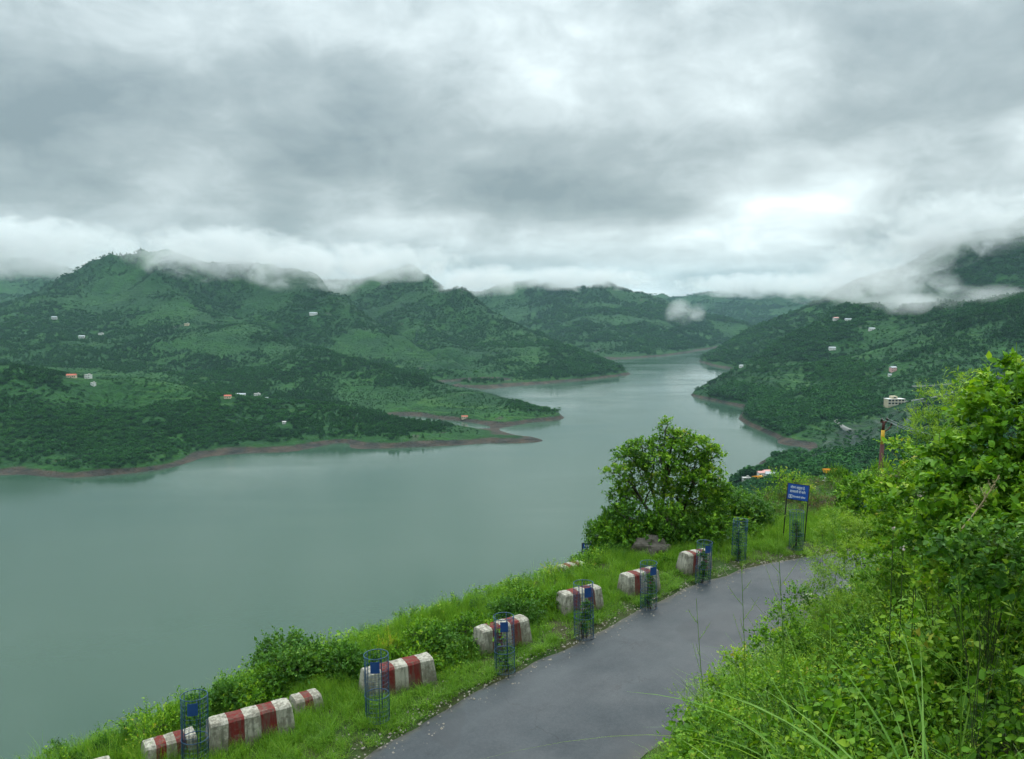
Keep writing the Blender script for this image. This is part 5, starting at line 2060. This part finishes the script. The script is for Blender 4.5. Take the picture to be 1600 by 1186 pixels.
HS = [  # left bank hilltop farm and hamlets
    ('red roofed long house on the crown of the front left hill', 112, 590, 0.1, 16, 8, 4.5, 'cream', 'red', dict(nwin=5)),
    ('bright white house beside the red roof on the front left hill', 138, 591, -0.1, 11, 8, 6.5, 'white', 'slab', dict(storeys=2, gable=False)),
    ('small white house stepped below the hilltop farm', 146, 602, -0.2, 7, 6, 5, 'white', 'slab', dict(gable=False, nwin=2)),
    ('red roofed house at the left end of the valley hamlet', 356, 622, 0.1, 12, 7, 4, 'cream', 'red', dict()),
    ('long white house in the middle of the valley hamlet', 376, 619, 0.05, 22, 8, 4.5, 'white', 'tin', dict(nwin=6)),
    ('pale house at the right end of the valley hamlet', 402, 618, 0.0, 13, 7, 4.5, 'white', 'slab', dict(gable=False)),
    ('grey tin house below the right end of the valley hamlet', 417, 624, 0.2, 7, 5, 3.5, 'grey', 'tin', dict(nwin=2)),
    ('lone white hut on the spur above the brown shore', 444, 662, 0.3, 6, 5, 3.2, 'white', 'slab', dict(nwin=2)),
    ('white two storey house of the upper left hamlet', 158, 524, 0.0, 16, 9, 8, 'white', 'slab', dict(storeys=2, gable=False)),
    ('grey house left in the upper left hamlet', 128, 528, 0.2, 18, 9, 6, 'grey', 'tin', dict()),
    ('pale tin roofed house high on the left mountain', 85, 498, 0.1, 18, 9, 6, 'grey', 'tin', dict()),
    ('white houses terrace high on the middle left slope', 490, 492, 0.0, 30, 10, 7, 'white', 'tin', dict(nwin=6)),
    ('cream farmhouse on the bright meadow of the big mountain', 292, 508, 0.0, 15, 9, 6, 'cream', 'slab', dict(gable=False)),
    ('yellowish barn near the tip of the second headland', 726, 653, 0.1, 12, 6, 3, 'cream', 'red', dict(nwin=3)),
    # right bank
    ('pink and white house high on the right hillside', 1395, 580, 0.2, 12, 9, 8, 'pink', 'tin', dict(storeys=2)),
    ('small white hut below the pink house', 1390, 588, 0.0, 6, 5, 4, 'white', 'tin', dict(nwin=2)),
    ('white house on the upper slope under the mist', 1325, 502, 0.0, 18, 9, 6, 'white', 'tin', dict(nwin=4)),
    ('rose roofed house at the edge of the mist', 1306, 500, 0.3, 16, 9, 6, 'white', 'rose', dict()),
    ('pale house row in the terraces of the right slope', 1300, 546, 0.0, 18, 8, 5, 'white', 'tin', dict(nwin=4)),
    ('white roofed house on the top terraces right of the mist', 1362, 516, 0.0, 16, 8, 5, 'white', 'tin', dict()),
    ('tiny white hut above the tree row headland', 1158, 574, 0.0, 9, 7, 5, 'white', 'tin', dict(nwin=2)),
    ('long white roofed shed at the foot of the rockfill', 1244, 729, -0.6, 16, 5, 3, 'grey', 'tin', dict()),
    # lakeside settlement
    ('rose roofed building at the waterside settlement', 1190, 744, 0.1, 9, 6, 4.5, 'white', 'rose', dict()),
    ('large white building of the waterside settlement', 1204, 747, -0.2, 11, 7, 5.5, 'white', 'tin', dict(storeys=2, nwin=4)),
    ('low grey building at the left end of the waterside settlement', 1166, 750, 0.1, 9, 5, 3, 'grey', 'slab', dict(gable=False)),
    ('second rose roof behind the white waterside building', 1198, 741, 0.2, 8, 5, 4, 'white', 'rose', dict(nwin=2))]
for i, (lab, px, py, rz, w, dp, h, wa, ro, kw) in enumerate(HS):
    house_px(lab, px, py, rz, w, dp, h, wa, ro, **kw)


# cream guest house with a grid of windows on the right bank
def guest_house():
    p = hit(1397, 632, 500)
    HOUSE_P.append(p)
    root = empty('guest_house', p, 0.05)
    tag(root, 'cream building with a grid of dark windows on the right hillside', 'building')
    w, dp, fl = 20.0, 10.0, 3.4
    m = MB()
    m.box((0, 0, fl - 2.5), (w, dp, 2 * fl + 5))
    m.build('wall', MW['cream'], root)
    m = MB()
    m.box((-1.0, 0.5, 2 * fl + 1.6), (6.5, 7, 3.2))
    m.build('roof_room', MW['cream'], root)
    m = MB()
    m.box((0, -0.2, 2 * fl + 0.15), (w + 1.2, dp + 1.2, 0.3))
    m.build('roof', MW['white'], root)
    for f in range(2):
        m = MB()
        m.box((0, -dp / 2 - 0.5, f * fl + 0.1), (w + 0.6, 1.0, 0.35))
        m.build('balcony', MW['white'], root)
        for k in range(5):
            m = MB()
            m.box((-w / 2 + w * (k + 0.5) / 5, -dp / 2 - 0.02, f * fl + 1.9), (2.5, 0.2, 2.1))
            m.build('window', MW['dark'], root)
    m = MB()
    m.box((-1.0, -3.05, 2 * fl + 1.8), (2.2, 0.2, 1.5))
    m.build('window', MW['dark'], root)


guest_house()


# yellow site vehicles
def site_truck(label, px, py, rz, sc):
    p = hit(px, py, 400)
    root = empty('dump_truck', p, rz)
    root.scale = (sc,) * 3
    tag(root, label, 'truck', 'yellow site vehicles')
    m = MB()
    m.box((0, 0, 1.05), (6.4, 1.2, 0.35))
    m.build('chassis', MW['dark'], root)
    m = MB()
    m.add([(-3.2, -1.2, 1.3), (0.9, -1.2, 1.3), (0.9, 1.2, 1.3), (-3.2, 1.2, 1.3), (-3.7, -1.35, 2.9), (1.3, -1.35, 2.9), (1.3, 1.35, 2.9), (-3.7, 1.35, 2.9)],
          [(0, 3, 2, 1), (0, 1, 5, 4), (1, 2, 6, 5), (2, 3, 7, 6), (3, 0, 4, 7)])
    m.build('tipper_body', MW['yellow'], root)
    m = MB()
    m.box((2.35, 0, 2.0), (1.8, 2.3, 1.9), taper=0.92)
    cab = m.build('cab', MW['yellow'], root)
    m = MB()
    m.box((3.23, 0, 2.4), (0.12, 1.9, 0.8))
    m.build('windscreen', MW['dark'], cab)
    for x in (-2.4, -1.2, 2.3):
        for s in (-1, 1):
            m = MB()
            m.tube([(x, s * 0.85, 0.55), (x, s * 1.2, 0.55)], 0.55, 12)
            m.build('wheel', MW['dark'], root)


site_truck('yellow dump truck on the bench road left of the dark shrub', 1299, 743, 0.1, 1.25)
site_truck('orange yellow dump truck beside the waterside settlement', 1184, 751, 0.4, 1.25)


# white gantries of the switchyard below the benches
def gantry(label, px, py, w, h):
    p = hit(px, py, 300)
    root = empty('gantry', p, 0.1)
    tag(root, label, 'gantry', 'white gantries below the benches')
    for s in (-1, 1):
        m = MB()
        m.box((s * w / 2, 0, h / 2 - 1), (0.35, 0.35, h + 2))
        m.build('post', MW['white'], root)
    m = MB()
    m.box((0, 0, h - 0.2), (w + 0.36, 0.45, 0.4))
    m.build('beam', MW['white'], root)


gantry('left of three small white gantries below the rockfill benches', 1286, 768, 7, 6)
gantry('middle of three small white gantries below the rockfill benches', 1298, 766, 7, 7)
gantry('right of three small white gantries below the rockfill benches', 1310, 769, 7, 6)


build_woods()

# ---------------------------------------------------------------- hill roads
M_TRACK = mat_plain('pale_track', (0.17, 0.175, 0.165), 0.9, 0.2, 0.2)


def hill_road(pix, w=4.5):
    P = []
    for a, b in zip(pix[:-1], pix[1:]):
        k = max(2, int(math.hypot(b[0] - a[0], b[1] - a[1]) / 4))
        for i in range(k):
            h_ = hit(a[0] + (b[0] - a[0]) * i / k, a[1] + (b[1] - a[1]) * i / k, 450)
            if h_ is not None:
                P.append(h_)
    if len(P) < 3:
        return
    P = np.array(P)
    # drop jumps across folds of the ground
    keep = [0]
    for i in range(1, len(P)):
        if np.linalg.norm(P[i] - P[keep[-1]]) < 90:
            keep.append(i)
    P = P[keep]
    for _ in range(10):
        P[1:-1] = (P[:-2] + 2 * P[1:-1] + P[2:]) / 4
    d = np.gradient(P[:, :2], axis=0)
    d /= np.maximum(np.linalg.norm(d, axis=1), 1e-6)[:, None]
    nr = np.stack([d[:, 1], -d[:, 0]], 1)
    A = P[:, :2] + nr * w / 2
    B = P[:, :2] - nr * w / 2
    z = np.maximum(np.maximum(terrain(A[:, 0], A[:, 1]), terrain(B[:, 0], B[:, 1])), terrain(P[:, 0], P[:, 1])) + 0.3
    for _ in range(6):
        z[1:-1] = (z[:-2] + 2 * z[1:-1] + z[2:]) / 4
    rows = [np.column_stack([A, z - 4]), np.column_stack([A, z]), np.column_stack([B, z]), np.column_stack([B, z - 4])]
    V = np.stack(rows, 1).reshape(-1, 3)
    n = len(P)
    fs = []
    for i in range(n - 1):
        for k in range(3):
            fs.append((i * 4 + k, i * 4 + k + 1, (i + 1) * 4 + k + 1, (i + 1) * 4 + k))
    tag(link('hill_road', mesh_np('hill_road', V, [np.array(fs)]), M_TRACK), kind='structure')


hill_road([(1305, 656), (1309, 664), (1320, 670), (1334, 674)], 5)
hill_road([(1410, 628), (1440, 624), (1475, 617), (1520, 606)], 4)
hill_road([(1425, 604), (1470, 602), (1510, 597)], 4)

# ================================================================ MIST ON THE CRESTS, HAZE
def mist_mat():
    m, t = new_mat('mist')
    tcn = t.n('ShaderNodeTexCoord')
    geo = t.n('ShaderNodeNewGeometry')
    pos = geo.outputs['Position']
    ln = t.vmath('LENGTH', tcn.outputs['Object'])
    fall = t.math('SUBTRACT', 1.0, t.math('MULTIPLY', ln, ln))
    nz = t.noise(t.vmath('MULTIPLY', pos, (1, 1, 1.5)), 0.011, 5, 0.62, dist=0.6)
    dn = t.math('ADD', t.math('MULTIPLY', fall, 0.85), t.math('MULTIPLY_ADD', nz, 4.2, -2.35))
    dn = t.math('MULTIPLY', t.math('MAXIMUM', t.math('MINIMUM', dn, 1.0), 0.0), t.math('MINIMUM', t.math('MULTIPLY', t.math('MAXIMUM', fall, 0.0), 4.0), 1.0))
    pv = t.n('ShaderNodeVolumePrincipled', {'Color': (0.95, 0.965, 0.97), 'Density': t.math('MULTIPLY', dn, 0.011), 'Anisotropy': 0.2})
    t.n('ShaderNodeOutputMaterial', {1: pv.outputs[0]})
    return m


M_MIST = mist_mat()


def mist(label, px, py, d, wpx, hpx, depth):
    bm = bmesh.new()
    bmesh.ops.create_icosphere(bm, subdivisions=2, radius=1.03)
    me = bpy.data.meshes.new('mist')
    bm.to_mesh(me)
    bm.free()
    o = link('mist', me, M_MIST)
    o.location = at(px, py, d)
    o.scale = (wpx / F * d / 2, depth / 2, hpx / F * d / 2)
    tag(o, label, 'mist', 'low cloud on the crests', 'stuff')


mist('low cloud hiding the dark mountain at the far left', 20, 388, 2900, 460, 110, 800)
mist('cloud bank right of the highest left peak', 350, 396, 2420, 320, 100, 600)
mist('cloud tongue over the saddle between the left mountains', 505, 420, 2350, 260, 96, 560)
mist('wisp over the second left peak', 620, 408, 2600, 240, 70, 500)
mist('cloud edge on the right flank of the second peak', 750, 438, 2500, 180, 60, 500)
mist('thin cloud on the far bank crest', 900, 436, 3500, 320, 44, 600)
mist('small white puff lying on the far bank slope', 1064, 489, 2750, 56, 48, 180)
mist('smaller puff right of the white one on the far bank', 1090, 488, 2800, 36, 32, 130)
mist('cloud over the farthest hills', 1190, 446, 4900, 300, 46, 900)
mist('cloud bank rolling down the right mountain', 1350, 442, 2050, 300, 90, 420)
mist('mist streak lying above the right hill crest', 1455, 476, 1520, 280, 40, 220)
mist('bright mist patch at the right edge', 1560, 460, 1400, 220, 40, 160)
mist('high cloud covering the right mountain top', 1570, 345, 2150, 520, 120, 420)
mist('cloud shelf between the right mountain and the far hills', 1430, 398, 2300, 300, 90, 400)

m, t = new_mat('haze')
pv = t.n('ShaderNodeVolumePrincipled', {'Color': (0.50, 0.80, 0.92), 'Density': 4.5e-5, 'Anisotropy': 0.0})
t.n('ShaderNodeOutputMaterial', {1: pv.outputs[0]})
mb = MB()
mb.box((0, 3800, 215), (16000, 10800, 510))
o = mb.build('haze', m)
tag(o, 'thin blue grey monsoon haze filling the valley', 'haze', kind='stuff')
